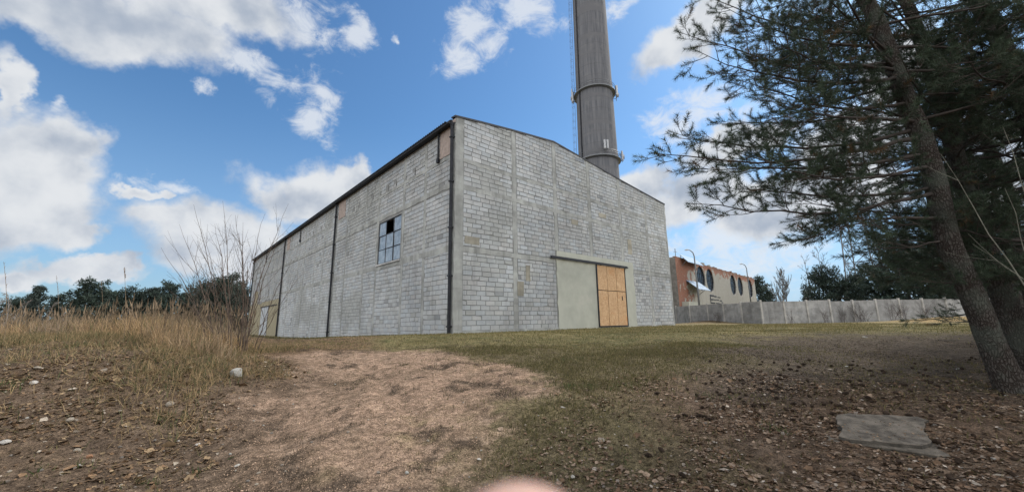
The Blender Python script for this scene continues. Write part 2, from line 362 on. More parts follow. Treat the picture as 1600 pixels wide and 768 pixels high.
def ground_z(x, y, detail=True):
    x = np.asarray(x, float); y = np.asarray(y, float)
    dx, dy = x - K[0], y - K[1]; s = dx * uR[0] + dy * uR[1]; t = dx * uL[0] + dy * uL[1]
    r = np.hypot(x * .8, y)
    z = KZ * (1 - np.exp(-np.clip(r - 2.6, 0, 99) / 6.0)) / (1 - math.exp(-13 / 6.0)); z = np.minimum(z, KZ + .0 * r)
    z = np.where(y < 0, z * np.exp(y / 6), z)
    fall = np.clip(t, 0, 120) * .0315 * (1 - sst(s, 6, 22)); fall = np.where(t > 60, 60 * .0315 * (1 - sst(s, 6, 22)), fall)
    z = z - fall
    # soil bank and grass on the left
    z = z + .34 * sst(-x - .35 * y, 2.6, 6.2) * sst(y, 3.0, 8.5) * (1 - sst(y, 14, 26))
    z = z + .26 * np.exp(-(((x + 6.0) / 1.7) ** 2 + ((y - 6.9) / 1.7) ** 2))
    z = z - .12 * np.exp(-((x + 3.2) / .8) ** 2) * sst(y, 2, 5) * (1 - sst(y, 7, 10))
    # the right side falls slightly towards the pines
    z = z - .20 * sst(x, 4, 8) * (1 - sst(y, 8, 16))
    z = z + .42 * np.exp(-(((x - 20.6) / 2.6) ** 2 + ((y - 40.0) / 1.7) ** 2)) + .5 * np.exp(-(((x - 36) / 5) ** 2 + ((y - 31.5) / 2.2) ** 2))
    near = np.exp(-np.hypot(x, y) / 30)
    wall = np.exp(-np.abs(s - 11) / 40) * (1 - .8 * (np.abs(t) < 1.2))
    z = z + (.28 * fbm(x, y, .35, 3) * near + .10 * fbm(x, y, 1.6, 3, off=3) * near) * sst(np.abs(t) + np.abs(np.minimum(s, 0)), .3, 4)
    z = z + 1.2 * fbm(x, y, .02, 2, off=9) * sst(np.hypot(x, y), 60, 200)
    if detail:
        g = sst(poly_sd(x, y, GRAVEL), -.3, .5)
        rough = np.exp(-np.hypot(x, y) / 16)
        z = z + (.085 * (1 - g) + .07 * g) * fbm(x, y, 4.5, 3, off=2) * rough + .034 * (1 - .4 * g) * fbm(x, y, 15, 2, .6, off=8) * rough
        # shallow ruts across the gravel
        z = z - .05 * g * np.exp(-((np.sin((x * .8 + y * .5) * 2.1 + 2 * fbm(x, y, .5, 2))) / .3) ** 2)
    return z
def mixc(a, b, m): return a * (1 - m[..., None]) + np.array(b) * m[..., None]
def ground_col(x, y):
    n1 = fbm(x, y, .55, 4); n2 = fbm(x, y, 2.4, 4, .6, off=4); n3 = fbm(x, y, 9, 3, .7, off=6)
    c = np.zeros(x.shape + (3,)) + np.array((.145, .124, .062))                     # short yellow-green turf
    c = mixc(c, (.20, .172, .082), sst(n1 + .6 * n2, -.02, .22))
    c = mixc(c, (.075, .08, .035), sst(n2 + .5 * n3 - .3 * n1, .06, .22) * .8)
    dist = np.hypot(x, y)
    c = mixc(c, (.085, .068, .043), sst(n1 * .8 + n2 - .02 * (dist - 11), -.05, .25) * (1 - sst(dist, 12, 20)) * .85)
    c = mixc(c, (.20, .165, .09), sst(dist + 6 * n1, 24, 34))                       # straw-coloured field
    c = mixc(c, (.12, .098, .060), sst(11.8 - y + 5 * n1 + 1.5 * n2, 0, 2.5) * sst(x + 2 * n1, -2, 0) * .75)
    # brown leaf litter at the front right, dark needle soil under the pines
    lit = sst(x - 1.2 + 2.4 * n1, 0, 1.5) * sst(7.2 - y + 2.4 * n1, 0, 1.6)
    c = mixc(c, (.115, .080, .056), lit); c = mixc(c, (.16, .118, .085), lit * sst(n3 + .5 * n2, .02, .18) * .7)
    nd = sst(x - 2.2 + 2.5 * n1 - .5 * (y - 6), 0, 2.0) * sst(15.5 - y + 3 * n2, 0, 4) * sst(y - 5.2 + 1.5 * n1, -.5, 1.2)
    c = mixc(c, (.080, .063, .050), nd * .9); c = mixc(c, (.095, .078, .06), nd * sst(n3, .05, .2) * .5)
    # soil bank on the left
    lb = sst(-x - 1.5 + 1.6 * n1 - .25 * (y - 4), 0, 1.4) * (1 - sst(y, 14, 18))
    c = mixc(c, (.13, .088, .055), lb); c = mixc(c, (.20, .135, .075), lb * sst(n2 + .4 * n3, .03, .25) * .75); c = mixc(c, (.052, .038, .028), lb * sst(-n2 + .5 * n3, .08, .26) * .8)
    # dark band between bank and gravel
    db = np.exp(-((x + 3.3 - .0 * y + .8 * n1) / .9) ** 2) * (1 - sst(y, 6.5, 9)); c = mixc(c, (.085, .065, .050), db * .7); bb = sst(-x - .9 - .30 * (y - 3.5) + 1.0 * n1, 0, .8) * (1 - sst(y, 7, 9.5)); c = mixc(c, (.105, .076, .054), bb * .8); c = mixc(c, (.17, .125, .09), bb * sst(n3, .05, .2) * .6)
    tm = tallmask(x, y); c = mixc(c, (.14, .105, .062), tm * .8)
    g = sst(poly_sd(x, y, GRAVEL) + 2.2 * n1 + 1.5 * n2 + 1.0 * n3, -.25, .55)
    gc = mixc(np.zeros(x.shape + (3,)) + np.array((.285, .20, .145)), (.195, .14, .10), sst(n2 + n3 * .6, 0, .22))
    gc = mixc(gc, (.34, .25, .185), sst(n3 + .3 * n1, .08, .24) * .7)
    c = c * (1 - g[..., None]) + gc * g[..., None]
    dk = g * sst(fbm(x, y, 2.6, 4, .66, off=15), .10, .18); c = mixc(c, (.060, .047, .036), dk * .85)
    # bare grey soil strip beyond the gravel beside the side wall
    dx, dy = x - K[0], y - K[1]; s = dx * uR[0] + dy * uR[1]; t = dx * uL[0] + dy * uL[1]
    st = sst(t + 1.5 * n1, 0, 2.5) * sst(-s, -0.2, .6) * (1 - sst(-s, 7, 12)) * .7
    c = mixc(c, (.125, .10, .074), st)
    sp = np.exp(-(((x - 20.6) / 2.9) ** 2 + ((y - 40.0) / 2.0) ** 2)); c = mixc(c, (.10, .062, .04), sst(sp, .2, .5))
    bm = np.exp(-(((x - 35) / 6) ** 2 + ((y - 30.5) / 2.5) ** 2)); c = mixc(c, (.26, .18, .085), sst(bm + n1, .2, .6) * .8)
    return c
def axis(lo, hi, step, far):
    a = list(np.arange(lo, hi, step)); s = step
    while a[-1] < far: s *= 1.13; a.append(a[-1] + s)
    s = step
    while a[0] > -far: s *= 1.13; a.insert(0, a[0] - s)
    return np.array(a)
gx = axis(-13, 12, .075, 2500); gy = axis(2.2, 16, .075, 2500)
GX, GY = np.meshgrid(gx, gy); GZ = ground_z(GX, GY); GC = ground_col(GX, GY)
nx, ny = len(gx), len(gy); idx = np.arange(nx * ny).reshape(ny, nx)
gf = np.stack([idx[:-1, :-1], idx[:-1, 1:], idx[1:, 1:], idx[1:, :-1]], -1).reshape(-1, 4)
def mk():
    m, T = mat_new('ground_soil_and_turf'); co = obj_co(T)
    a = T.noise(co, 14, 5, .7); b = T.noise(co, 55, 4, .7)
    k = T.m('MULTIPLY', T.m('MULTIPLY', T.ss(a, .28, .72, .50, 1.5), T.ss(b, .28, .72, .55, 1.45)), T.ss(T.noise(co, 4.5, 4, .6), .3, .7, .78, 1.22))
    c = T.mix(1.0, vcol(T), T.add('ShaderNodeCombineXYZ', {0: k, 1: k, 2: k}).outputs[0], 'MULTIPLY')
    v = T.add('ShaderNodeTexVoronoi', {'Vector': co, 'Scale': 38.0}).outputs[0]
    h = T.m('ADD', T.m('ADD', T.m('MULTIPLY', a, 1.0), T.m('MULTIPLY', b, .5)), T.m('MULTIPLY', v, -.35))
    finish(T, c, .97, h, 1.0, .05, 0, .06); return m
MAT['ground'] = mk()
g = npmesh('ground', np.stack([GX, GY, GZ], -1).reshape(-1, 3), gf, MAT['ground'], GC.reshape(-1, 3), smooth=True)
props(g, kind='structure')
def gz(x, y): return float(ground_z(np.array([x]), np.array([y]))[0])
# ------------------------------------------------------------------ the warehouse (local axes: x along the gable, y along the long side, z up from the floor)
RZ = atan2(uR[1], uR[0])
WH = thing('warehouse', 'big unfinished warehouse of pale aerated blocks with a dark pipe at its corner', 'warehouse', (K[0], K[1], KZ), RZ)
PROF = [(0, 11.10), (1.58, 11.34), (3.95, 11.65), (7.6, 12.06), (11.2, 11.70), (15.1, 11.27), (22.2, 10.63)]
def ptop(s): return float(np.interp(s, [p[0] for p in PROF], [p[1] for p in PROF]))
WL = 58.0; EV = 10.72
BLK = (.385, .402, .415); MOR = (.235, .24, .238); CON = (.32, .33, .32)
def wall_sheet(mb, plane, s0, s1, zb, topf, cuts, holes, depth, c):
    """outer face with openings, plus the reveals of the openings; plane(s, n, z) -> local point, n = depth behind the face"""
    S = sorted(set([s0, s1] + [c_ for c_ in cuts if s0 < c_ < s1] + [h[i] for h in holes for i in (0, 1)]))
    Z = sorted(set([zb] + [h[i] for h in holes for i in (2, 3)]))
    for a, b in zip(S[:-1], S[1:]):
        zz = Z + [None]
        for i in range(len(Z)):
            z0 = Z[i]; z1 = zz[i + 1]
            if any(h[0] <= a + 1e-6 and b <= h[1] + 1e-6 and h[2] <= z0 + 1e-6 and z1 is not None and z1 <= h[3] + 1e-6 for h in holes): continue
            za, zc = (topf(a), topf(b)) if z1 is None else (z1, z1)
            mb.face([plane(a, 0, z0), plane(b, 0, z0), plane(b, 0, zc), plane(a, 0, za)], c)
            mb.face([plane(a, depth, z0), plane(a, depth, za), plane(b, depth, zc), plane(b, depth, z0)], c)
    for (a, b, z0, z1) in holes:
        for p in (((a, z0), (a, z1)), ((b, z1), (b, z0)), ((a, z1), (b, z1)), ((b, z0), (a, z0))):
            (q, r), (q2, r2) = p; mb.face([plane(q, 0, r), plane(q, depth, r), plane(q2, depth, r2), plane(q2, 0, r2)], c)
def smear(s, z, off):
    return float(sst(fbm(np.array([s]), np.array([z]), .28, 4, .6, off=off)[0], .07, .2))
def lay_blocks(mb, plane, s0, s1, z0, topf, holes, seed, zmax=None, off=0.0):
    R = random.Random(seed); H, Lb = .245, .60; row = 0; z = z0
    while True:
        za = z + H - .020
        if zmax is not None and za > zmax + .02:
            if zmax - z < .10: break
            za = zmax - .01
        s = s0 - (R.random() * .1 + (Lb / 2 if row % 2 else 0)); anyb = False
        while s < s1:
            L = Lb * (1 if R.random() > .12 else R.uniform(.45, .9)); a = max(s, s0 + .01); b = min(s + L - .020, s1 - .01); s += L
            if b - a < .09: continue
            j = lambda k: R.uniform(-k, k)
            za2 = min(za, topf(a) - .06); zb2 = min(za, topf(b) - .06)
            if min(za2, zb2) - z < .06: continue
            anyb = True
            if any(b > h[0] and a < h[1] and z + .03 < h[3] and max(za2, zb2) - .03 > h[2] for h in holes):
                done = True
                for h in holes:                       # cut the block at the opening
                    if b > h[0] and a < h[1] and z + .03 < h[3] and max(za2, zb2) - .03 > h[2]:
                        if a < h[0] - .1: b = h[0] - .01; done = False
                        elif b > h[1] + .1: a = h[1] + .01; done = False
                if done: continue
            n0 = -R.uniform(.010, .026); n1 = n0 + .018
            k = R.gauss(1, .038) * (1 + .5 * float(fbm(np.array([a]), np.array([z]), .22, 3, off=off)[0])); blue = R.uniform(-.012, .012)
            c = np.array([BLK[0] * k - blue, BLK[1] * k, BLK[2] * k + blue])
            sm = smear(a, z, off) * .75; 
            if R.random() < .05: sm = .75
            if R.random() < .010: c *= .65
            c = c * (1 - sm) + np.array(CON) * sm
            e = .010; n1 = .005 if sm < .7 else .0
            o = [(a + j(.006), z + j(.005)), (b + j(.006), z + j(.005)), (b + j(.006), zb2 + j(.005)), (a + j(.006), za2 + j(.005))]
            if R.random() < .06:                       # a broken corner
                q = R.randrange(4); cx_, cz_ = (a + b) / 2, (z + za) / 2; o[q] = (o[q][0] + (cx_ - o[q][0]) * .18, o[q][1] + (cz_ - o[q][1]) * .4)
            cx_, cz_ = (a + b) / 2, (z + (za2 + zb2) / 2) / 2
            inn = [(x_ - math.copysign(e, x_ - cx_), z_ - math.copysign(e, z_ - cz_)) for x_, z_ in o]
            F_ = [plane(x_, n0, z_) for x_, z_ in inn]; B_ = [plane(x_, .004, z_) for x_, z_ in o]
            mb.face(F_, c)
            for q in range(4): mb.face([B_[q], B_[(q + 1) % 4], F_[(q + 1) % 4], F_[q]], c * .9)
        z += H; row += 1
        if zmax is not None and z > zmax - .08: break
        if not anyb and row > 3: break
def strip(mb, plane, pts, wd, n, seed, c=CON):
    """a ragged concrete strip of width wd along a line of (s, z) points"""
    R = random.Random(seed); (a0, b0), (a1, b1) = pts; L = hypot(a1 - a0, b1 - b0); k = max(2, int(L / .35)); dx, dz = (a1 - a0) / L, (b1 - b0) / L
    prev = None
    for i in range(k + 1):
        t = i / k; px, pz = a0 + (a1 - a0) * t, b0 + (b1 - b0) * t; w1, w2 = wd / 2 + R.uniform(-.035, .05), wd / 2 + R.uniform(-.035, .05)
        A = (px - dz * w1, pz + dx * w1); B = (px + dz * w2, pz - dx * w2)
        if prev:
            k_ = R.uniform(.88, 1.1); cc = [q * k_ for q in c]; pa, pb = prev
            f = [plane(pa[0], n, pa[1]), plane(pb[0], n, pb[1]), plane(B[0], n, B[1]), plane(A[0], n, A[1])]
            bk = [plane(pa[0], .006, pa[1]), plane(pb[0], .006, pb[1]), plane(B[0], .006, B[1]), plane(A[0], .006, A[1])]
            mb.face(f, cc); mb.face([bk[0], f[0], f[3], bk[3]], cc); mb.face([bk[1], bk[2], f[2], f[1]], cc)
        prev = (A, B)
gp = lambda s, n, z: (s, n, z)                  # gable plane: outside is -y
lp = lambda s, n, z: (n, s, z)                  # long side: outside is -x
# gable
gholes = [(11.42, 14.84, .06, 4.2)]
PLA = (7.45, 16.2, -1.4, 4.78)
mb = MB(); wall_sheet(mb, gp, 0, 22.2, -1.6, ptop, [p[0] for p in PROF], gholes, .30, MOR)
gposts = [4.05, 7.55, 11.1, 14.9, 18.7]; gb = [8.78, 7.33, 4.12]
cols_ = [(0.52, 3.88), (4.22, 7.38), (7.72, 10.93), (11.27, 14.73), (15.07, 18.53), (18.87, 21.95)]
for i, (a, b) in enumerate(cols_):
    hz_ = [PLA] if i in (1, 2, 3, 4) else []
    lay_blocks(mb, gp, a, b, .12, ptop, hz_, 10 + i, gb[2] - .16, off=1)
    lay_blocks(mb, gp, a, b, gb[2] + .17, ptop, hz_, 20 + i, gb[1] - .11, off=1)
    lay_blocks(mb, gp, a, b, gb[1] + .14, ptop, [], 30 + i, gb[0] - .10, off=1)
    lay_blocks(mb, gp, a, b, gb[0] + .13, ptop, [], 40 + i, None, off=1)
gw = mb.build('gable_wall', MAT['block'], WH)
mb = MB()
for i, s in enumerate([.27] + gposts + [22.08]):
    z0 = -1.4 if not (7.4 < s < 16.3) else 4.8
    strip(mb, gp, [(s, z0), (s, ptop(s) - .03)], .5 if s < 1 else (.22 if s > 22 else .30), -.014 - .002 * (i % 3), 50 + i)
for i, z in enumerate(gb):
    if i == 2:
        strip(mb, gp, [(.5, z), (7.4, z)], .26, -.020, 60); strip(mb, gp, [(16.2, z), (22, z)], .22, -.020, 61)
    else: strip(mb, gp, [(.5, z), (22, z)], (.20, .25)[i], -.020 - .002 * i, 62 + i)
strip(mb, gp, [(.02, -.05), (7.45, -.05)], .34, -.024, 70); strip(mb, gp, [(16.2, -.05), (22.18, -.05)], .34, -.024, 71)
for (s, z, w_, h_) in [(15.95, 6.0, .55, 1.2), (5.0, 3.2, .3, .9), (12.6, 7.9, .9, .3), (4.4, 2.3, .5, .8), (9.4, 6.9, .7, .35), (1.1, 4.6, .9, .4)]:
    strip(mb, gp, [(s, z - h_ / 2), (s, z + h_ / 2)], w_, -.029, int(s * 100), (.29, .275, .23))
mb.build('concrete_frame', MAT['concrete'], WH)
mb = MB(); R_ = random.Random(3)                       # smooth render round the sliding door, its outer edge irregular
zz = np.linspace(-1.3, 4.78, 22); lx = [7.45 + R_.uniform(-.05, .05) for _ in zz]; rx = [16.2 + R_.uniform(-.06, .06) for _ in zz]
ho = (11.42, 14.84, .06, 4.2)
zz = sorted(list(zz) + [.06, 4.2]); lx = [7.45 + .05 * R_.uniform(-1, 1) for _ in zz]; rx = [16.2 + .06 * R_.uniform(-1, 1) for _ in zz]
for i in range(len(zz) - 1):
    z0, z1 = zz[i], zz[i + 1]; n = -.034
    if z0 >= ho[2] - 1e-6 and z1 <= ho[3] + 1e-6: segs = [(lx[i], lx[i + 1], ho[0], ho[0]), (ho[1], ho[1], rx[i], rx[i + 1])]
    else: segs = [(lx[i], lx[i + 1], rx[i], rx[i + 1])]
    for (a0, a1, b0, b1) in segs:
        mb.face([gp(a0, n, z0), gp(b0, n, z0), gp(b1, n, z1), gp(a1, n, z1)])
        mb.face([gp(a0, .004, z0), gp(a0, n, z0), gp(a1, n, z1), gp(a1, .004, z1)]); mb.face([gp(b0, n, z0), gp(b0, .004, z0), gp(b1, .004, z1), gp(b1, n, z1)])
mb.face([gp(lx[-1], .004, 4.78), gp(lx[-1], -.034, 4.78), gp(rx[-1], -.034, 4.78), gp(rx[-1], .004, 4.78)])
props(mb.build('render_patch', MAT['plaster'], WH), 'smooth grey-green render around the sliding door')
# sliding door
mb = MB(); fr = (.03, .03, .035)
for (a, b) in [((11.40, -.10, .06), (11.50, -.045, 4.30)), ((14.86, -.10, .06), (14.92, -.045, 4.25)), ((11.50, -.10, .06), (14.86, -.045, .14))]: mb.box(a, b, fr)
for q in range(2): mb.box((11.9 + q * 2.3, -.12, 4.24), (12.02 + q * 2.3, -.05, 4.36), fr)
DR = mb.build('sliding_door', MAT['dark'], WH)
props(DR, 'sliding door faced with orange-brown particle boards')
for i in range(3):
    for j in range(2):
        mb = MB(); a = 11.51 + i * 1.116; z0, z1 = ((.15, 2.50), (2.545, 4.22))[j]; yy = -.085 - .004 * ((i + j) % 2)
        mb.box((a, yy, z0 + .0), (a + 1.072, yy + .03, z1)); mb.build('board', MAT['osb'], DR)
mb = MB(); mb.box((14.3, -.115, 1.9), (14.36, -.075, 2.2)); mb.build('handle', MAT['dark'], DR)
mb = MB(); mb.box((6.85, -.19, 4.26), (15.25, -.10, 4.33)); mb.box((6.85, -.13, 4.33), (15.25, -.10, 4.42))
for s in np.arange(7.1, 15.2, 1.15): mb.box((s, -.10, 4.30), (s + .1, -.036, 4.40))
mb.build('door_rail', MAT['dark'], WH)
# long side
win = (5.85, 9.15, 4.30, 7.12); dor = (38.2, 48.4, -1.9, 2.98); far_w = (52.0, 54.5, 5.4, 8.1)
slots = []
for b0 in (0, 18.3, 36.9):
    for k in range(13):
        s = b0 + 1.7 + k * 1.24 + random.uniform(-.06, .06)
        if s < b0 + 16.8: slots.append((s, s + .11, 9.14, 9.40 + (k % 3) * .06))
mb = MB(); wall_sheet(mb, lp, 0, WL, -3.2, lambda s: EV, [], [win, (38.6, 48.0, -3.19, 2.95), far_w] + slots, .30, MOR)
lposts = []; 
for b0 in (0, 18.3, 36.9): lposts += [b0 + 2.95, b0 + 5.55, b0 + 9.35, b0 + 11.6, b0 + 15.4]
pins = [(.45, 1.45), (16.1, 17.75)]
edges = []
for b0, e0 in ((0, 17.95), (18.25, 36.5), (36.9, 57.8)):
    P_ = [b0 + .28] + [p for p in lposts if b0 < p < e0] + [e0 + .1]
    for a, b in zip(P_[:-1], P_[1:]): edges.append((a + .12, b - .12))
lb_ = [9.0, 7.42, 4.12]
for i, (a, b) in enumerate(edges):
    hs = [(win[0] - .08, win[1] + .08, win[2] - .05, win[3] + .05), (37.3, 58, -3, 3.6), far_w] + slots
    gz0 = -.0315 * a * 1.0 - .05
    lay_blocks(mb, lp, a, b, gz0, lambda s: EV, hs, 110 + i, lb_[2] - .14, off=7)
    lay_blocks(mb, lp, a, b, lb_[2] + .14, lambda s: EV, hs, 140 + i, lb_[1] - .12, off=7)
    lay_blocks(mb, lp, a, b, lb_[1] + .12, lambda s: EV, hs, 170 + i, lb_[0] - .10, off=7)
    lay_blocks(mb, lp, a, b, lb_[0] + .10, lambda s: EV, [(q[0], q[1], -5, 12) for q in pins] + slots, 200 + i, EV - .05, off=7)
mb.build('side_wall', MAT['block'], WH)
mb = MB()
for i, s in enumerate([.14] + lposts + [18.1, 36.7, 57.85]):
    z0 = -3.0 if not (37 < s < 57) else 3.6
    segs = [(z0, EV - .02)] if not (win[0] < s < win[1]) else [(z0, win[2]), (win[3], EV - .02)]
    for a, b in segs: strip(mb, lp, [(s, a), (s, b)], .24, -.014 - .002 * (i % 3), 250 + i)
for i, z in enumerate(lb_):
    if i == 2: strip(mb, lp, [(.3, z), (57.7, z)], .30, -.022, 280)
    elif i == 1: strip(mb, lp, [(.3, z), (57.7, z)], .26, -.024, 281)
    else: strip(mb, lp, [(.3, z), (57.7, z)], .18, -.026, 282)
strip(mb, lp, [(.02, -.12), (36.8, -.12 - .0315 * 36.8)], .34, -.028, 283)
mb.build('concrete_frame', MAT['concrete'], WH)
for a, b in pins + [(34.6, 36.0)]:
    mb = MB(); mb.box((-.035, a, 9.15), (-.001, b, EV - .04)); mb.build('brick_infill', MAT['pink'], WH)
mb = MB(); mb.box((-.045, 36.95, -3.0), (.31, 38.6, 3.55)); mb.box((-.045, 38.6, 2.95), (.31, 48.0, 3.55)); mb.box((-.045, 38.6, -3.0), (.02, 43.0, 2.949)); mb.box((-.045, 48.0, -3.0), (.31, 57.8, 3.4))
mb.box((-.04, 51.8, 3.4), (-.02, 54.7, 5.35))
props(mb.build('render_patch', MAT['tan'], WH), 'tan render round the far side door')
mb = MB(); mb.box((-.10, 38.3, 2.82), (-.046, 48.2, 2.94)); mb.build('door_rail', MAT['dark'], WH)
mb = MB(); mb.box((-.06, 43.15, -2.4), (-.01, 47.9, 2.82)); SD = mb.build('side_door', MAT['whitemetal'], WH); props(SD, 'pale sheet-metal door at the far end of the long wall')
mb = MB(); mb.box((-.08, 43.0, -2.4), (-.005, 43.14, 2.84)); mb.box((-.072, 45.5, -2.4), (-.061, 45.56, 2.82)); mb.build('frame', MAT['dark'], SD)
mb = MB(); mb.box((-.02, far_w[0] + .05, far_w[2] + .05), (.05, far_w[1] - .05, far_w[3] - .05)); FW = mb.build('window', MAT['whitemetal'], WH)
mb = MB()
for k in range(4): mb.box((-.04, far_w[0] + k * .8, far_w[2] + .051), (-.021, far_w[0] + k * .8 + .06, far_w[3] - .06))
mb.build('frame', MAT['grey'], FW)
# the nine-pane window
mb = MB(); a, b, z0, z1 = win; fw_ = .05
for q in (a, b - fw_): mb.box((.02, q, z0), (.08, q + fw_, z1))
for q in (z0, z1 - fw_): mb.box((.021, a + fw_, q), (.079, b - fw_, q + fw_))
for k in (1, 2):
    s = a + (b - a) * k / 3; mb.box((.025, s - .025, z0 + fw_), (.075, s + .025, z1 - fw_)); z = z0 + (z1 - z0) * k / 3
    for q in range(3): mb.box((.027, a + (b - a) * q / 3 + .03, z - .022), (.073, a + (b - a) * (q + 1) / 3 - .03, z + .022))
WN = mb.build('window', MAT['dark'], WH); props(WN, 'nine-pane window with one pane missing')
mb = MB(); R_ = random.Random(5)
for i in range(3):
    for j in range(3):
        if i == 1 and j == 2: continue
        p0 = a + (b - a) * i / 3 + .03; p1 = a + (b - a) * (i + 1) / 3 - .03; q0 = z0 + (z1 - z0) * j / 3 + .03; q1 = z0 + (z1 - z0) * (j + 1) / 3 - .03
        e = [R_.uniform(-.012, .012) for _ in range(3)]
        mb.face([(.05 + e[0], p0, q0), (.05 + e[1], p0, q1), (.05 + e[2] + e[1], p1, q1), (.05 + e[0] + e[2], p1, q0)])
mb.build('pane', MAT['glass'], WN)
mb = MB(); mb.box((-.10, a - .1, z0 - .10), (.02, b + .1, z0 - .02)); mb.build('sill', MAT['concrete'], WN)
# drainpipes and stubs
def pipe(s, z0, z1, r=.075, x=-.14):
    mb = MB(); mb.tube([(x, s, z1), (x, s, z0)], r, 10)
    for z in np.arange(z0 + .8, z1, 2.4): mb.box((x - r - .02, s - r - .02, z), (.0, s + r + .02, z + .07))
    mb.tube([(x - .1, s, z1 + .24), (x, s, z1 - .02)], r * 1.15, 10); return mb.build('drainpipe', MAT['dark'], WH, smooth=False)
pipe(.13, -.5, EV - .12, .085, -.13); pipe(18.1, -.95, EV - .12); pipe(36.7, -1.5, EV - .12); pipe(57.6, 2.5, EV - .12)
for s, z in ((1.52, 9.1), (29.8, 9.3), (48.0, 9.3)):
    mb = MB(); mb.tube([(-.1, s, EV - .1), (-.1, s, z)], .05, 8); mb.box((-.17, s - .09, z - .12), (-.02, s + .09, z + .1)); mb.build('pipe_stub', MAT['dark'], WH)
mb = MB(); mb.tube([(-.30, .1, EV - .02), (-.30, WL, EV - .06)], .085, 8); mb.box((-.22, .05, EV - .06), (.02, WL, EV + .03)); mb.build('gutter', MAT['dark'], WH)
# corrugated roof: two slopes meeting at the ridge, profile running down the slope
mb = MB(); Ny = 220; N_ = []
def roofz(x): return ptop(max(x, 0)) - .26 if x > 0 else EV + .05 + (x) * .1
ys = np.linspace(.30, WL + .2, int(WL / .1)); amp = .035
xs_ = [-.42, 0.0, 1.58, 3.95, 7.6, 11.2, 15.1, 22.5]
def rz_(x):
    if x <= 0: return EV + .12 + .12 * x
    if x < 7.6: return EV + .12 + (11.78 - EV - .12) * x / 7.6
    return 11.78 - (x - 7.6) * .098
V = np.array([[(x, y, rz_(x) + amp * (1 if k % 2 else -1)) for x in xs_] for k, y in enumerate(ys)]).reshape(-1, 3)
ii = np.arange(len(ys) * len(xs_)).reshape(len(ys), len(xs_)); ff = np.stack([ii[:-1, :-1], ii[:-1, 1:], ii[1:, 1:], ii[1:, :-1]], -1).reshape(-1, 4)
rf = npmesh('roof', V, ff, MAT['roof'], parent=WH); so = rf.modifiers.new('t', 'SOLIDIFY'); so.thickness = .03
mb = MB(); ov = .05
for (a, za), (b, zb) in zip(PROF[:-1], PROF[1:]):
    a_ = a - .06 if a == 0 else a; b_ = b + .06 if b > 22 else b
    mb.hexa([(a_, -ov, za - .07), (b_, -ov, zb - .07), (b_, .34, zb - .0), (a_, .34, za - .0), (a_, -ov, za + .035), (b_, -ov, zb + .035), (b_, .34, zb + .07), (a_, .34, za + .07)])
mb.build('coping', MAT['dark'], WH)
mb = MB(); mb.box((-.004, .0, EV + .05), (.0, .3, 11.0), (.25, .11, .09)); mb.build('brick_end', MAT['pink'], WH)
mb = MB(); c = (.25, .25, .24)
mb.hexa([(0, WL, -3.2), (22.2, WL, -3.2), (22.2, WL + .3, -3.2), (0, WL + .3, -3.2), (0, WL, EV), (22.2, WL, 10.1), (22.2, WL + .3, 10.1), (0, WL + .3, EV)], c)
mb.face([(0, WL + .05, EV), (22.2, WL + .05, 10.1), (7.6, WL + .05, 11.7)], c)
mb.box((21.9, .31, -3.2), (22.19, WL, 10.2), c); mb.build('rear_wall', MAT['block'], WH)
mb = MB(); mb.box((.35, .35, -3.1), (21.8, WL - .1, -.02), (.1, .1, .1)); mb.build('floor_slab', MAT['concrete'], WH)
mb = MB(); mb.box((9.75, -.022, 11.38), (10.75, -.0, 11.68)); mb.build('vent', MAT['grey'], WH)

# ------------------------------------------------------------------ chimney
CH = thing('chimney', 'tall round concrete chimney rising behind the warehouse roof', 'chimney', (18.0, 75, 1))
def crad(z): return 4.30 - .0105 * z
mb = MB(); hs = list(np.linspace(-4, 104, 44)); mb.tube([(0, 0, h) for h in hs], [crad(h) for h in hs], 64)
mb.build('shaft', MAT['chimney'], CH, smooth=True)
def ringp(z, gap=0.0):
    mb = MB(); n = 48; r0 = crad(z) + .01; r1 = r0 + .55
    for k in range(n):
        a0, a1 = 2 * pi * k / n, 2 * pi * (k + 1) / n
        f = lambda r, a, h: (r * cos(a), r * sin(a), h)
        mb.hexa([f(r0, a0, z - .28), f(r1, a0, z - .12), f(r1, a1, z - .12), f(r0, a1, z - .28), f(r0, a0, z + .1), f(r1, a0, z + .1), f(r1, a1, z + .1), f(r0, a1, z + .1)])
    for h in (.6, 1.1):
        mb.tube([(r1 * cos(2 * pi * k / 48), r1 * sin(2 * pi * k / 48), z + h) for k in range(49)], .035, 5)
    for k in range(16): a = 2 * pi * k / 16; mb.tube([(r1 * cos(a), r1 * sin(a), z + .1), (r1 * cos(a), r1 * sin(a), z + 1.1)], .03, 5)
    return mb.build('platform', MAT['grey'], CH)
view = atan2(-75, -18.0)                                  # direction from the chimney towards the camera
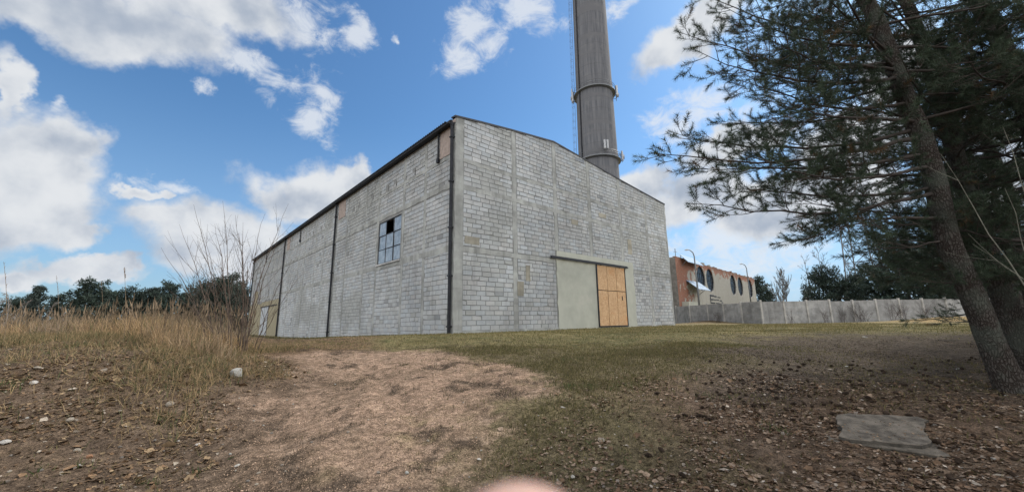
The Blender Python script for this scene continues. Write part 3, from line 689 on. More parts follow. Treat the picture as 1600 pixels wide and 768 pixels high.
def antenna(z, a, kind, k=1.0):
    mb = MB(); r = crad(z) + .75; c_, s_ = cos(a), sin(a)
    mb.tube([(r * c_, r * s_, z - .9 * k), (r * c_, r * s_, z + 1.7 * k)], .06, 6); r0 = crad(z)
    for h in (-.4, .8): mb.tube([(r0 * c_, r0 * s_, z + h), (r * c_, r * s_, z + h)], .05, 5)
    o = mb.build('antenna_mount', MAT['grey'], CH)
    mb = MB()
    if kind == 'panel':
        ax = np.array([-s_, c_]); q = lambda u, v, h: tuple(np.array([c_, s_]) * (r + .1 + v) + ax * u) + (z + h,)
        mb.hexa([q(-.2, 0, -.5), q(.2, 0, -.5), q(.14, .2, -.5), q(-.14, .2, -.5), q(-.2, 0, 1.6 * k), q(.2, 0, 1.6 * k), q(.14, .2, 1.6 * k), q(-.14, .2, 1.6 * k)]); mb.build('antenna', MAT['lightgrey'], o)
    else:
        cc = np.array([c_ * (r + .15), s_ * (r + .15), z + .4]); mb.tube([cc, cc + np.array([c_, s_, 0]) * .12, cc + np.array([c_, s_, 0]) * .35], [.15, .42, .46], 16); mb.build('dish_antenna', MAT['lightgrey'], o)
for z in (47.4, 32.2): ringp(z)
for a_, kd in ((1.50, 'panel'), (1.75, 'dish'), (1.28, 'panel'), (-1.45, 'panel'), (-1.7, 'dish'), (-1.25, 'panel'), (1.62, 'panel'), (-1.6, 'panel')): antenna(47.4 + random.uniform(-1.6, .8), view + a_, kd)
for a_, kd in ((.30, 'panel'), (.42, 'panel'), (1.35, 'panel'), (1.55, 'dish'), (1.5, 'panel')): antenna(32.5 + (1.2 if a_ < 1 else 0), view + a_, kd, .8)
def along(a, dr, z): return ((crad(z) + dr) * cos(a), (crad(z) + dr) * sin(a), z)
mb = MB(); zs = np.linspace(2, 103, 40); a = view - .86; mb.tube([along(a, .12, z) for z in zs], .14, 6); mb.build('cable_duct', MAT['dark'], CH)
mb = MB(); a = view - 1.50
for d in (-.06, .06): mb.tube([along(a + d, .35, z) for z in zs], .035, 5)
for d in (-.1, 0, .1): mb.tube([along(a + d, .95 - abs(d) * 2, z) for z in zs], .02, 4)
for z in np.arange(2, 103, .8):
    mb.tube([along(a - .06, .35, z), along(a + .06, .35, z)], .02, 4)
    if int(z * 10) % 16 < 8: mb.tube([along(a + .06, .35, z), along(a + .1, .75, z), along(a, .95, z), along(a - .1, .75, z), along(a - .06, .35, z)], .025, 4)
mb.build('caged_ladder', MAT['grey'], CH)

# ------------------------------------------------------------------ precast fence
FP = [(20.0, 58.0), (19.3, 46.5), (19.6, 43.6), (20.45, 41.3), (21.1, 39.4), (21.8, 37.5), (22.5, 35.6)]
xx = 22.5
for k in range(11): xx += 2.03; FP.append((xx, 35.55 - .06 * k))
FN = thing('concrete_fence', 'grey precast concrete panel fence running behind the grass', 'fence', (22.5, 35.6, 0))
def postz(x, y): return gz(x, y)
R_ = random.Random(9); fx, fy = 22.5, 35.6
tops = [gz(x, y) * 0 + 1.05 + 2.02 + R_.uniform(-.05, .06) for x, y in FP]
for i, (x, y) in enumerate(FP):
    mb = MB(); mb.box((x - fx - .07, y - fy - .10, -.6), (x - fx + .07, y - fy + .06, tops[i] + .05), (.40, .39, .37)); mb.build('post', MAT['fence'], FN)
for i in range(len(FP) - 1):
    (x0, y0), (x1, y1) = FP[i], FP[i + 1]; d = np.array([x1 - x0, y1 - y0]); L = np.linalg.norm(d); d /= L; n = np.array([d[1], -d[0]]); mb = MB()
    tp = min(tops[i], tops[i + 1]) - R_.uniform(.0, .08); k = R_.uniform(.85, 1.12)
    zt = tp; zb = -.3; H_ = (tp - .9) / 4
    for q in range(5):
        z1 = tp - q * .52; z0 = z1 - .516
        A = np.array([x0 - fx, y0 - fy]) + d * .05; B = np.array([x1 - fx, y1 - fy]) - d * .05
        h = .02; c = (.29 * k, .29 * k, .288 * k)
        mb.hexa([(*(A + n * h), z0), (*(B + n * h), z0), (*(B - n * .03), z0), (*(A - n * .03), z0), (*(A + n * h), z1), (*(B + n * h), z1), (*(B - n * .03), z1), (*(A - n * .03), z1)], c)
    mb.build('panel', MAT['fence'], FN)

# ------------------------------------------------------------------ derelict hall with round windows behind the fence
P2 = at(1110, 440, 60.0); P4 = at(1157, 447.4, 73.0)
dv = (P4 - P2)[:2]; dl = np.linalg.norm(dv); dv /= dl
nv = np.array([-dv[1], dv[0]])                           # towards the left/back
def fac(px, py):
    q = onplane(px, py, P2, np.array([nv[0], nv[1], 0])); return float((q - P2)[:2] @ dv), float(q[2])
s0, zt0 = fac(1055, 406); s1, zt1 = fac(1178, 433)
ORG = P2[:2] + dv * s0; LH = s1 - s0; HT = (zt0 + zt1) / 2
RH = thing('derelict_hall', 'derelict hall with round windows and plaster fallen off its red brick', 'building', (ORG[0], ORG[1], 0), atan2(dv[1], dv[0]))
wins = []
for (px, py) in ((1095.6, 433.7), (1110, 440), (1145.8, 445), (1157, 447), (1172.5, 449)):
    s, z = fac(px, py); wins.append((s - s0, z))
WR = 1.82; wz = np.mean([z for s, z in wins[:4]])
print('hall', s0, s1, HT, wins)
hp = lambda s, n, z: (s, n, z)                            # outside is -y
mb = MB(); n = 40; xs_c = 0.0
def ring_pt(cx_, cz_, r, k): a = 2 * pi * k / n; return cx_ + r * cos(a), cz_ + r * sin(a)
def sq_pt(cx_, cz_, h, k):
    a = 2 * pi * k / n; c_, s_ = cos(a), sin(a); m_ = max(abs(c_), abs(s_)); return cx_ + h * c_ / m_, cz_ + h * s_ / m_
h = WR + .12; prev = 0.0
for (s, z) in wins:
    z = wz; mb.face([hp(prev, 0, 0), hp(s - h, 0, 0), hp(s - h, 0, HT), hp(prev, 0, HT)])
    mb.face([hp(s - h, 0, 0), hp(s + h, 0, 0), hp(s + h, 0, z - h), hp(s - h, 0, z - h)]); mb.face([hp(s - h, 0, z + h), hp(s + h, 0, z + h), hp(s + h, 0, HT), hp(s - h, 0, HT)])
    for k in range(n):
        a, b = ring_pt(s, z, WR, k), ring_pt(s, z, WR, k + 1); c_, d_ = sq_pt(s, z, h, k), sq_pt(s, z, h, k + 1)
        mb.face([hp(c_[0], 0, c_[1]), hp(d_[0], 0, d_[1]), hp(b[0], 0, b[1]), hp(a[0], 0, a[1])][::-1])
        mb.face([hp(a[0], 0, a[1]), hp(b[0], 0, b[1]), hp(b[0], .30, b[1]), hp(a[0], .30, a[1])])
    prev = s + h
mb.face([hp(prev, 0, 0), hp(LH, 0, 0), hp(LH, 0, HT), hp(prev, 0, HT)])
mb.box((LH - .3, .002, 0), (LH - .002, 14, HT)); mb.box((.3, 13.7, 0), (LH - .3, 14, HT))
mb.build('wall', MAT['ruin'], RH)
mb = MB(); mb.box((.002, 12, 0), (.30, .002, HT), (.17, .16, .145)); props(mb.build('wall', MAT['fence'], RH), 'bare grey-brown end wall')
mb = MB(); R_ = random.Random(12); s_ = 0.0
while s_ < LH:
    l_ = R_.uniform(.25, .9); h_ = R_.choice([0, .06, .09, .16, .24, .12, .3]) * R_.uniform(.6, 1.2)
    h_ = max(h_, .05); mb.box((s_, R_.uniform(-.03, .02), HT - .004), (min(s_ + l_, LH), .30, HT + h_), (.20, .11, .08) if R_.random() < .7 else (.27, .26, .24))
    s_ += l_
mb.build('broken_parapet', MAT['fence'], RH)
mb = MB(); mb.box((.31, .31, HT - .6), (LH - .31, 13.6, HT - .4)); mb.build('roof', MAT['roof'], RH)
for (s, z) in wins:
    z = wz; mb = MB(); mb.tube([(s + (WR - .05) * cos(2 * pi * k / 32), .16, z + (WR - .05) * sin(2 * pi * k / 32)) for k in range(33)], .06, 5)
    for q in (-1, 0, 1):
        l = math.sqrt((WR - .05) ** 2 - (q * .8) ** 2); mb.box((s + q * .8 - .03, .13, z - l), (s + q * .8 + .03, .18, z + l)); mb.box((s - l, .135, z + q * .8 - .03), (s + l, .175, z + q * .8 + .03))
    wo = mb.build('round_window', MAT['dark'], RH)
    mb = MB(); mb.face([ (s + (WR - .02) * cos(2 * pi * k / 32), .20, z + (WR - .02) * sin(2 * pi * k / 32)) for k in range(32)]); mb.build('pane', MAT['darkglass'], wo)
# low lean-to and dark doorway at the near corner, solar panels, scrawled paint
mb = MB(); mb.box((.9, -.9, 0), (5.6, -.01, 3.75), (.42, .42, .38)); mb.build('lean_to', MAT['plaster'], RH)
mb = MB(); mb.box((-.5, 1.2, 1.0), (-.02, 6, 3.6)); mb.build('side_shutter', MAT['dark'], RH)
def solar(px0, py0, px1, py1, out_, s_w, zlo, zhi, yo):
    mb = MB(); a, b = s_w; f = [(a, -yo - out_, zlo), (b, -yo - out_, zlo), (b, -yo, zhi), (a, -yo, zhi)]
    mb.hexa([(p[0], p[1] + .02, p[2] - .06) for p in f] + f); o = mb.build('solar_panel', MAT['solar'], RH)
    for s in (a + .3, b - .3):
        mb = MB(); mb.tube([(s, -yo - out_ * .7, zlo + (zhi - zlo) * .3 - .08), (s, -.0, zlo - .5)], .04, 5); mb.tube([(s, -yo, zhi - .08), (s, 0.01, zhi - .6)], .04, 5)
        mb.build('bracket', MAT['grey'], o)
sA = fac(1070, 410)[0] - s0; sB = fac(1086, 416)[0] - s0; solar(0, 0, 0, 0, 1.0, (1.8, sB + .6), HT - .55, HT + .55, .0)
solar(0, 0, 0, 0, 1.5, (3.2, 8.2), wz - WR - .1, wz - WR + 1.2, .05)
mb = MB(); z = 3.1
R_ = random.Random(4); sg, zg = fac(1110, 470); sg -= s0
def stroke(a, b, z0, z1): mb.box((a, -.022, z0), (b, -.004, z1))
for q, (a, b, z0, z1) in enumerate([(0, .35, .0, 1.15), (.35, 2.0, .95, 1.15), (.35, 1.7, .45, .62), (.35, 2.2, 0, .16), (2.2, 3.3, .9, 1.08), (2.0, 2.7, .45, .6), (3.0, 4.4, .5, .62), (3.8, 5.3, .86, .98), (2.6, 4.9, .02, .14), (4.9, 5.9, .4, .55), (5.6, 6.5, .1, .3)]): stroke(sg + a, sg + b, zg - .35 + z0 * 1.15, zg - .35 + z1 * 1.15)
mb.build('graffiti', MAT['dark'], RH)

# lamp posts behind the fence
def lamp_post(x, y, H, label, arm=1.0):
    t = thing('street_lamp', label, 'street lamp', (x, y, gz(x, y) - .3), 0, 'lamp posts behind the fence')
    mb = MB(); mb.tube([(0, 0, 0), (0, 0, H * .5), (0, 0, H - .8), (-.12, 0, H - .35), (-.4, 0, H - .08), (-.8 * arm, 0, H)], [.13, .10, .07, .06, .055, .05], 10); mb.build('pole', MAT['grey'], t, smooth=True)
    mb = MB(); mb.tube([(-.75 * arm, 0, H + .01), (-.95 * arm, 0, H + .02), (-1.35 * arm, 0, H - .02)], [.05, .11, .07], 8); mb.build('lamp_head', MAT['lightgrey'], t)
q = at(1092, 470, 47); tz = at(1083, 390, 47)[2]; lamp_post(q[0], q[1], tz - gz(q[0], q[1]) + .3, 'nearer curved lamp post in front of the round windows', .8)
q = at(1173, 470, 66); tz = at(1169, 412, 66)[2]; lamp_post(q[0], q[1], tz - gz(q[0], q[1]) + .3, 'farther lamp post at the right end of the derelict hall', .8)
q = at(1056, 404, 58); t = thing('aerial_mast', 'thin pole standing on the left corner of the derelict hall roof', 'aerial', (q[0], q[1], HT)); tz = at(1055, 388, 58)[2]
mb = MB(); mb.tube([(0, 0, -.4), (0, 0, tz - HT)], .05, 6); mb.tube([(-.25, 0, tz - HT - .5), (.25, 0, tz - HT - .5)], .03, 5); mb.build('pole', MAT['grey'], t)

# lattice mast
q = at(1356, 455, 62); tp = at(1308, 186, 62)[2]
LM = thing('lattice_mast', 'tall steel lattice mast rising behind the pines', 'mast', (q[0], q[1], 0), .5)
mb = MB(); Hm = tp; W0, W1 = 2.1, .85
leg = lambda i, z: np.array([(1, 1), (-1, 1), (-1, -1), (1, -1)][i % 4]) * (W0 + (W1 - W0) * z / Hm)
lv = [0]; 
while lv[-1] < Hm - 1: lv.append(min(Hm, lv[-1] + (W0 + (W1 - W0) * lv[-1] / Hm) * 1.7))
for i in range(4): mb.tube([(*leg(i, 0), 0), (*leg(i, Hm), Hm)], .10, 5)
for a, b in zip(lv[:-1], lv[1:]):
    for i in range(4):
        mb.tube([(*leg(i, a), a), (*leg(i + 1, b), b)], .055, 4); mb.tube([(*leg(i + 1, a), a), (*leg(i, b), b)], .055, 4); mb.tube([(*leg(i, b), b), (*leg(i + 1, b), b)], .05, 4)
mb.build('lattice', MAT['grey'], LM)
for i, hz2 in enumerate((Hm - .6, Hm - 3.2)):
    mb = MB(); 
    for k in range(3):
        mb = MB(); a = k * 2.1 + i; mb.box((1.2 * cos(a) - .15, 1.2 * sin(a) - .15, hz2 - 1), (1.2 * cos(a) + .15, 1.2 * sin(a) + .15, hz2 + 1)); mb.build('antenna', MAT['lightgrey'], LM)
# concrete portal behind the fence
q = at(1316, 462, 58); t = thing('concrete_portal', 'two grey concrete posts joined by a beam, standing behind the fence', 'concrete frame', (q[0], q[1], .8))
for s in (-1, 1):
     mb = MB(); mb.box((s * .6 - .2, -.2, 0), (s * .6 + .2, .2, at(1316, 447, 58)[2] - .8), (.2, .195, .18)); mb.build('post', MAT['fence'], t)
mb = MB(); mb.box((-.40, -.18, 3.3), (.40, .18, 3.6), (.2, .195, .18)); mb.build('beam', MAT['fence'], t)
# ------------------------------------------------------------------ trees and shrubs
class Tubes:
    """many tapering branches gathered with numpy into one mesh"""
    def __init__(s): s.V = []; s.F = []; s.C = []; s.n = 0
    def add(s, pts, rad, n=4, c=(.1, .08, .07)):
        pts = np.asarray(pts, float); rad = np.broadcast_to(rad, (len(pts),))
        t = np.gradient(pts, axis=0); t /= np.linalg.norm(t, axis=1)[:, None] + 1e-9
        ref = np.array([0, 0, 1.]) if abs(t[0][2]) < .8 else np.array([1., 0, 0])
        a = np.cross(t, ref); a /= np.linalg.norm(a, axis=1)[:, None] + 1e-9; b = np.cross(a, t)
        k = np.arange(n) * 2 * pi / n
        r = pts[:, None, :] + rad[:, None, None] * (np.cos(k)[None, :, None] * a[:, None, :] + np.sin(k)[None, :, None] * b[:, None, :])
        m = len(pts); s.V.append(r.reshape(-1, 3)); i = np.arange(m - 1)[:, None] * n; q = np.arange(n)[None, :]; q2 = (q + 1) % n
        s.F.append(np.stack([i + q, i + q2, i + n + q2, i + n + q], -1).reshape(-1, 4) + s.n); s.C.append(np.tile(c, (m * n, 1))); s.n += m * n
    def build(s, name, mat, parent=None): return npmesh(name, np.concatenate(s.V), np.concatenate(s.F), mat, np.concatenate(s.C), parent, smooth=True)
def frames(D, roll):
    """rotation matrices whose z axis is D"""
    D = D / (np.linalg.norm(D, axis=1)[:, None] + 1e-9); r = np.where(np.abs(D[:, 2:3]) < .9, np.array([[0, 0, 1.]]), np.array([[1., 0, 0]]))
    a = np.cross(r, D); a /= np.linalg.norm(a, axis=1)[:, None] + 1e-9; b = np.cross(D, a)
    c, s = np.cos(roll)[:, None], np.sin(roll)[:, None]
    return np.stack([a * c + b * s, -a * s + b * c, D], -1)
def shoot_template(n, L, w, stem, seed):
    R = np.random.default_rng(seed); V = []; Fs = []
    for i in range(n):
        h = stem * (i / n) ** .8; a = i * 2.4; up = R.uniform(.1, .75) + .7 * (i / n); l = L * R.uniform(.7, 1.1)
        d = np.array([cos(a), sin(a), up * 1.1]); d /= np.linalg.norm(d); sd = np.cross(d, [R.uniform(-1, 1), R.uniform(-1, 1), R.uniform(-1, 1)]); sd /= np.linalg.norm(sd)
        b = np.array([0, 0, h]); k = len(V); V += [b - sd * w / 2, b + sd * w / 2, b + d * l]; Fs.append((k, k + 1, k + 2))
    return np.array(V), np.array(Fs)
NEEDLE = shoot_template(44, .088, .0068, .17, 1)
def curve(p0, d, L, n, R, bend=.12, up=0.0, droop=0.0):
    pts = [np.array(p0, float)]; d = np.array(d, float); d /= np.linalg.norm(d); st = L / n
    for i in range(n):
        d = d + R.normal(0, bend, 3) * .5 + np.array([0, 0, up * (i / n) - droop * (1 - i / n)]); d /= np.linalg.norm(d); pts.append(pts[-1] + d * st)
    return np.array(pts)
def branchwork(R, limbs, tb, shoots, dens=1.0, sec_L=1.0, bare=.22):
    """limbs: list of (pts, r0); adds side branches, twigs and shoot positions"""
    for pts, r0, L in limbs:
        m = len(pts); tb.add(pts, r0 * np.linspace(1, .16, m) ** 1.2, 6, (.062, .053, .048))
        seg = np.linalg.norm(np.diff(pts, axis=0), axis=1).sum(); ns = max(4, int(seg / .19 * dens)); side = 1
        for k in range(ns):
            f = bare + (1 - bare) * (k + R.random() * .6) / ns; i = min(int(f * (m - 1)), m - 2); fr = f * (m - 1) - i
            p = pts[i] * (1 - fr) + pts[i + 1] * fr; t = pts[i + 1] - pts[i]; t /= np.linalg.norm(t); side = -side
            lat = np.cross([0, 0, 1.], t); lat /= np.linalg.norm(lat) + 1e-6
            d = t * R.uniform(.55, 1.1) + lat * side * R.uniform(.5, 1.0) + np.array([0, 0, R.normal(.10, .28)])
            l = sec_L * (.30 + .95 * (1 - f)) * R.uniform(.6, 1.15) * min(1, L / 3.2 + .25); c = curve(p, d, l, 5, R, .22, .10, .04)
            tb.add(c, .0085 * np.linspace(1, .35, 6) * (.6 + l * .5), 4, (.07, .06, .053))
            nt = max(2, int(l / .105 * dens)); 
            for q in range(nt):
                g = .25 + .75 * (q + R.random() * .5) / nt; a = min(int(g * 5), 4); pp = c[a] + (c[a + 1] - c[a]) * (g * 5 - a); tt = c[a + 1] - c[a]; tt /= np.linalg.norm(tt)
                dd = tt + R.normal(0, .5, 3) + np.array([0, 0, .18]); ll = R.uniform(.12, .34) * (1.25 - g * .5); c2 = curve(pp, dd, ll, 3, R, .25, .25)
                tb.add(c2, .0035 * np.linspace(1, .6, 4), 3)
                shoots.append((c2[-1], c2[-1] - c2[-2])); 
                if ll > .2: shoots.append((c2[2], c2[2] - c2[1] + R.normal(0, .03, 3)))
            shoots.append((c[-1], c[-1] - c[-2]))
        shoots.append((pts[-1], pts[-1] - pts[-2]))
def needles_obj(shoots, R, parent, scale=1.0, tint=(1, 1, 1), tmpl=NEEDLE):
    P_ = np.array([s[0] for s in shoots]); D_ = np.array([s[1] for s in shoots]); D_ = D_ / (np.linalg.norm(D_, axis=1)[:, None] + 1e-9)
    n = len(P_); k = R.uniform(.6, 1.35, n)[:, None]; cc = np.array([[.047, .068, .042]]) * k * np.array(tint); dry = R.random(n) < .035; cc[dry] = (.11, .07, .035)
    sc_ = np.repeat((R.uniform(.75, 1.2, n) * scale)[:, None], 3, 1)
    return scatter('crown', tmpl[0], tmpl[1], P_ - D_ * .10, frames(D_, R.uniform(0, 6.28, n)), sc_, cc, MAT['needles'], parent)
def trunk_mesh(pts, rad, parent, n=18, mat='bark', seed=0):
    R = np.random.default_rng(seed); pts = np.array(pts, float); t = np.linspace(0, len(pts) - 1, (len(pts) - 1) * 10 + 1)
    q = np.stack([np.interp(t, np.arange(len(pts)), pts[:, i]) for i in range(3)], 1)
    for _ in range(4): q[1:-1] = (q[:-2] + q[1:-1] * 2 + q[2:]) / 4
    r = np.interp(t, np.arange(len(pts)), rad); V = []; m = len(q)
    for i in range(m):
        for k in range(n):
            a = 2 * pi * k / n; rr = r[i] * (1 + .06 * sin(3 * a + i * .3) + R.normal(0, .018)); V.append(q[i] + np.array([cos(a) * rr, sin(a) * rr, 0]))
    ii = np.arange(m * n).reshape(m, n); F1 = np.stack([ii[:-1], np.roll(ii[:-1], -1, 1), np.roll(ii[1:], -1, 1), ii[1:]], -1).reshape(-1, 4)
    return npmesh('trunk', np.array(V), F1, MAT[mat], parent=parent, smooth=True)
def interp_poly(pts, z):
    pts = np.array(pts); return np.array([np.interp(z, pts[:, 2], pts[:, i]) for i in range(3)])
def near_pine(label, base, pts, rad, tips, rand_limbs, seed, top=None, tint=(1, 1, 1), dens=1.0):
    R = np.random.default_rng(seed); t = thing('pine_tree', label, 'pine', tuple(base), 0, 'big pines at the edge of the track'); b = np.array(base)
    pts = [np.array(p) - b for p in pts]; trunk_mesh(pts, rad, t, seed=seed)
    tb = Tubes(); shoots = []; limbs = []
    for (z0, tip, sag) in tips:
        p0 = interp_poly(pts, z0 - b[2]); e = np.array(tip) - b; L = np.linalg.norm(e - p0); n = 9; f = np.linspace(0, 1, n + 1)[:, None]
        c = p0 + (e - p0) * f; c[:, 2] += -sag * np.sin(np.pi * f[:, 0]) ; c[1:-1] += (lambda q: (q + np.roll(q, 1, 0) + np.roll(q, -1, 0)) / 2)(R.normal(0, .022 * L ** .5, (n - 1, 3))); limbs.append((c, .012 + .0058 * L, L))
    for (z, a, L, up) in rand_limbs:
        p0 = interp_poly(pts, z - b[2]); d = np.array([sin(a), cos(a), up]); c = curve(p0, d, L, 8, R, .12, .10, .06); limbs.append((c, .012 + .006 * L, L))
    branchwork(R, limbs, tb, shoots, dens); tb.build('branches', MAT['twig'], t); needles_obj(shoots, R, t, tint=tint)
    return len(shoots)
def un(lst, Y): return [at(x, y, Y) for x, y in lst]
# trunk 1: leaning, in front
A1 = un([(1600, 668), (1590, 630), (1560, 560), (1528, 480), (1483, 385), (1464, 292), (1438, 208), (1407, 130), (1365, 20)], 5.9)
b1 = A1[0].copy(); b1[2] = gz(b1[0], b1[1]) - .05; A1[0] = b1 - np.array([-.04, 0, .25])
A1 += [A1[-1] + np.array([-.5, .1, 1.6]), A1[-1] + np.array([-.7, .1, 3.6]), A1[-1] + np.array([-.7, 0, 6.0])]
r1 = [.31, .20, .155, .145, .14, .135, .13, .12, .108, .09, .06, .02]
zi = lambda x, y, Y: at(x, y, Y)[2]
tips1 = [(zi(1440, 215, 5.9), at(1022, 240, 5.2), .25), (zi(1436, 200, 5.9), at(1052, 207, 6.2), .30), (zi(1440, 240, 5.9), at(1075, 262, 6.0), .1), (zi(1455, 300, 5.9), at(1080, 318, 5.6), .22),
         (zi(1462, 290, 5.9), at(1110, 285, 6.8), .2), (zi(1470, 340, 5.9), at(1245, 376, 5.3), -.10), (zi(1480, 372, 5.9), at(1330, 392, 6.2), .05), (zi(1425, 160, 5.9), at(1135, 120, 5.6), .30),
         (zi(1415, 150, 5.9), at(1110, 195, 7.2), .2), (zi(1400, 100, 5.9), at(1060, 50, 6.0), .35), (zi(1405, 120, 5.9), at(1090, 80, 5.2), .30), (zi(1390, 70, 5.9), at(1130, 10, 5.6), .2), (zi(1380, 50, 5.9), at(1090, -15, 6.4), .3),
         (zi(1450, 260, 5.9), at(1170, 262, 4.8), .15), (zi(1430, 190, 5.9), at(1215, 160, 4.6), .1), (zi(1400, 110, 5.9), at(1200, 60, 4.7), .1), (zi(1478, 350, 5.9), at(1300, 330, 7.0), .1)]
RR = np.random.default_rng(31); rl = []
for z in np.linspace(5.4, 12.5, 24): rl.append((z, RR.uniform(0, 2 * pi), 3.6 * (1 - (z - 5) / 10) * RR.uniform(.7, 1.1), .25))
for z in np.linspace(3.4, 7, 9): rl.append((z, RR.uniform(.2, 2.4), RR.uniform(1.8, 2.8), .1))
n1_ = near_pine('front pine with the leaning bare lower trunk and long limbs reaching left', b1, A1, r1, tips1, rl, 41, dens=.86)
# trunk 2: just behind
A2 = un([(1640, 640), (1600, 560), (1570, 470), (1543, 395), (1527, 365), (1506, 291), (1475, 182), (1449, 94), (1418, 5)], 6.9)
b2 = A2[0].copy(); b2[2] = gz(b2[0], b2[1]) - .05; A2[0] = b2 - np.array([-.05, 0, .25])
A2 += [A2[-1] + np.array([-.5, .2, 1.8]), A2[-1] + np.array([-.8, .2, 4.2])]
r2 = [.28, .17, .155, .145, .135, .13, .12, .11, .095, .07, .02]
tips2 = [(zi(1520, 330, 6.9), at(1210, 300, 7.6), .2), (zi(1500, 270, 6.9), at(1150, 230, 7.8), .3), (zi(1480, 190, 6.9), at(1190, 110, 7.6), .3), (zi(1460, 120, 6.9), at(1150, 40, 7.6), .3), (zi(1440, 60, 6.9), at(1240, 5, 7.2), .2),
         (zi(1545, 400, 6.9), at(1370, 425, 6.4), .05), (zi(1500, 250, 6.9), at(1290, 210, 8.4), .1), (zi(1530, 370, 6.9), at(1290, 355, 8.2), .1), (zi(1550, 420, 6.9), at(1470, 445, 5.9), .0)]
rl = [(z, RR.uniform(0, 2 * pi), 3.4 * (1 - (z - 5) / 9) * RR.uniform(.7, 1.1), .25) for z in np.linspace(4.8, 12, 20)] + [(z, RR.uniform(.4, 3.2), RR.uniform(1.8, 3.0), .05) for z in np.linspace(2.2, 7, 16)]
rl += [(z, RR.uniform(3.0, 5.0), RR.uniform(.9, 1.7), .05) for z in np.linspace(2.4, 6.6, 13)]
near_pine('second pine close behind the front one with an upright trunk', b2, A2, r2, tips2, rl, 42)
# trunk 3: at the right edge of the picture
A3 = un([(1740, 640), (1700, 520), (1660, 380), (1625, 240), (1595, 135), (1579, 104), (1548, 31)], 6.2)
b3 = A3[0].copy(); b3[2] = gz(b3[0], b3[1]) - .05; A3[0] = b3 - np.array([-.05, 0, .25])
A3 += [A3[-1] + np.array([-.5, .2, 1.8]), A3[-1] + np.array([-.8, .2, 4.2])]
r3 = [.28, .18, .165, .15, .14, .13, .12, .09, .02]
tips3 = [(zi(1630, 260, 6.2), at(1440, 190, 7.6), .1), (zi(1610, 200, 6.2), at(1400, 100, 7.4), .2), (zi(1590, 140, 6.2), at(1420, 40, 6.9), .2), (zi(1650, 340, 6.2), at(1480, 330, 7.8), .1), (zi(1670, 400, 6.2), at(1530, 400, 7.3), .0), (zi(1600, 150, 6.2), at(1500, 90, 4.8), .1), (zi(1575, 90, 6.2), at(1450, 10, 5.8), .1)]
rl = [(z, RR.uniform(0, 2 * pi), 3.4 * (1 - (z - 5) / 9) * RR.uniform(.7, 1.1), .2) for z in np.linspace(4.6, 12, 20)] + [(z, RR.uniform(-1.8, 1.4), RR.uniform(1.6, 2.6), .05) for z in np.linspace(2.4, 7, 15)]
rl += [(z, RR.uniform(3.4, 5.4), RR.uniform(1.0, 2.0), .05) for z in np.linspace(2.2, 6.6, 15)]
near_pine('third pine at the right edge with a reddish upper trunk', b3, A3, r3, tips3, rl, 43)
# denser young pines behind, branched nearly to the ground
def bushy_pine(label, x, y, H, seed, spread=2.3, z0=.5, lean=0.0, group='big pines at the edge of the track', dens=.62, nl=44):
    R = np.random.default_rng(seed); z = gz(x, y); base = np.array([x, y, z - .05]); t = thing('pine_tree', label, 'pine', tuple(base), 0, group)
    pts = [np.array([lean * f * H + R.normal(0, .06), R.normal(0, .06), f * H]) for f in np.linspace(0, 1, 8)]; pts[0][2] = -.3
    trunk_mesh(pts, list(np.linspace(.15, .02, 8) * H / 9), t, 12, seed=seed); tb = Tubes(); sh = []; limbs = []
    for k in range(nl):
        f = (k + R.random()) / nl; zz = z0 + (H * .97 - z0) * f; p0 = interp_poly(pts, zz); a = k * 2.4 + R.uniform(-.4, .4); L = spread * (1 - f) ** .65 * R.uniform(.7, 1.15) * (.7 + .3 * min(1, f * 6)) + .3
        c = curve(p0, [sin(a), cos(a), .12 + .5 * f], L, 7, R, .14, .12, .06); limbs.append((c, .012 + .009 * L, L))
    branchwork(R, limbs, tb, sh, dens, .85, .1); tb.build('branches', MAT['twig'], t); needles_obj(sh, R, t, 1.15); return t
bushy_pine('dense young pine behind the two leaning trunks, its low boughs near the ground', 13.4, 10.9, 8.5, 61, 2.3, .8)
bushy_pine('dense pine behind the third trunk at the right edge', 12.2, 9.2, 9.0, 62, 2.7, .5)
bushy_pine('dark pine filling the gap between the second and third trunks', 9.9, 7.9, 7.5, 63, 1.7, 1.2)
bushy_pine('dense pine behind the other right-hand pines, nearest the fence', 19.0, 14.6, 9.5, 64, 2.7, 1.0)

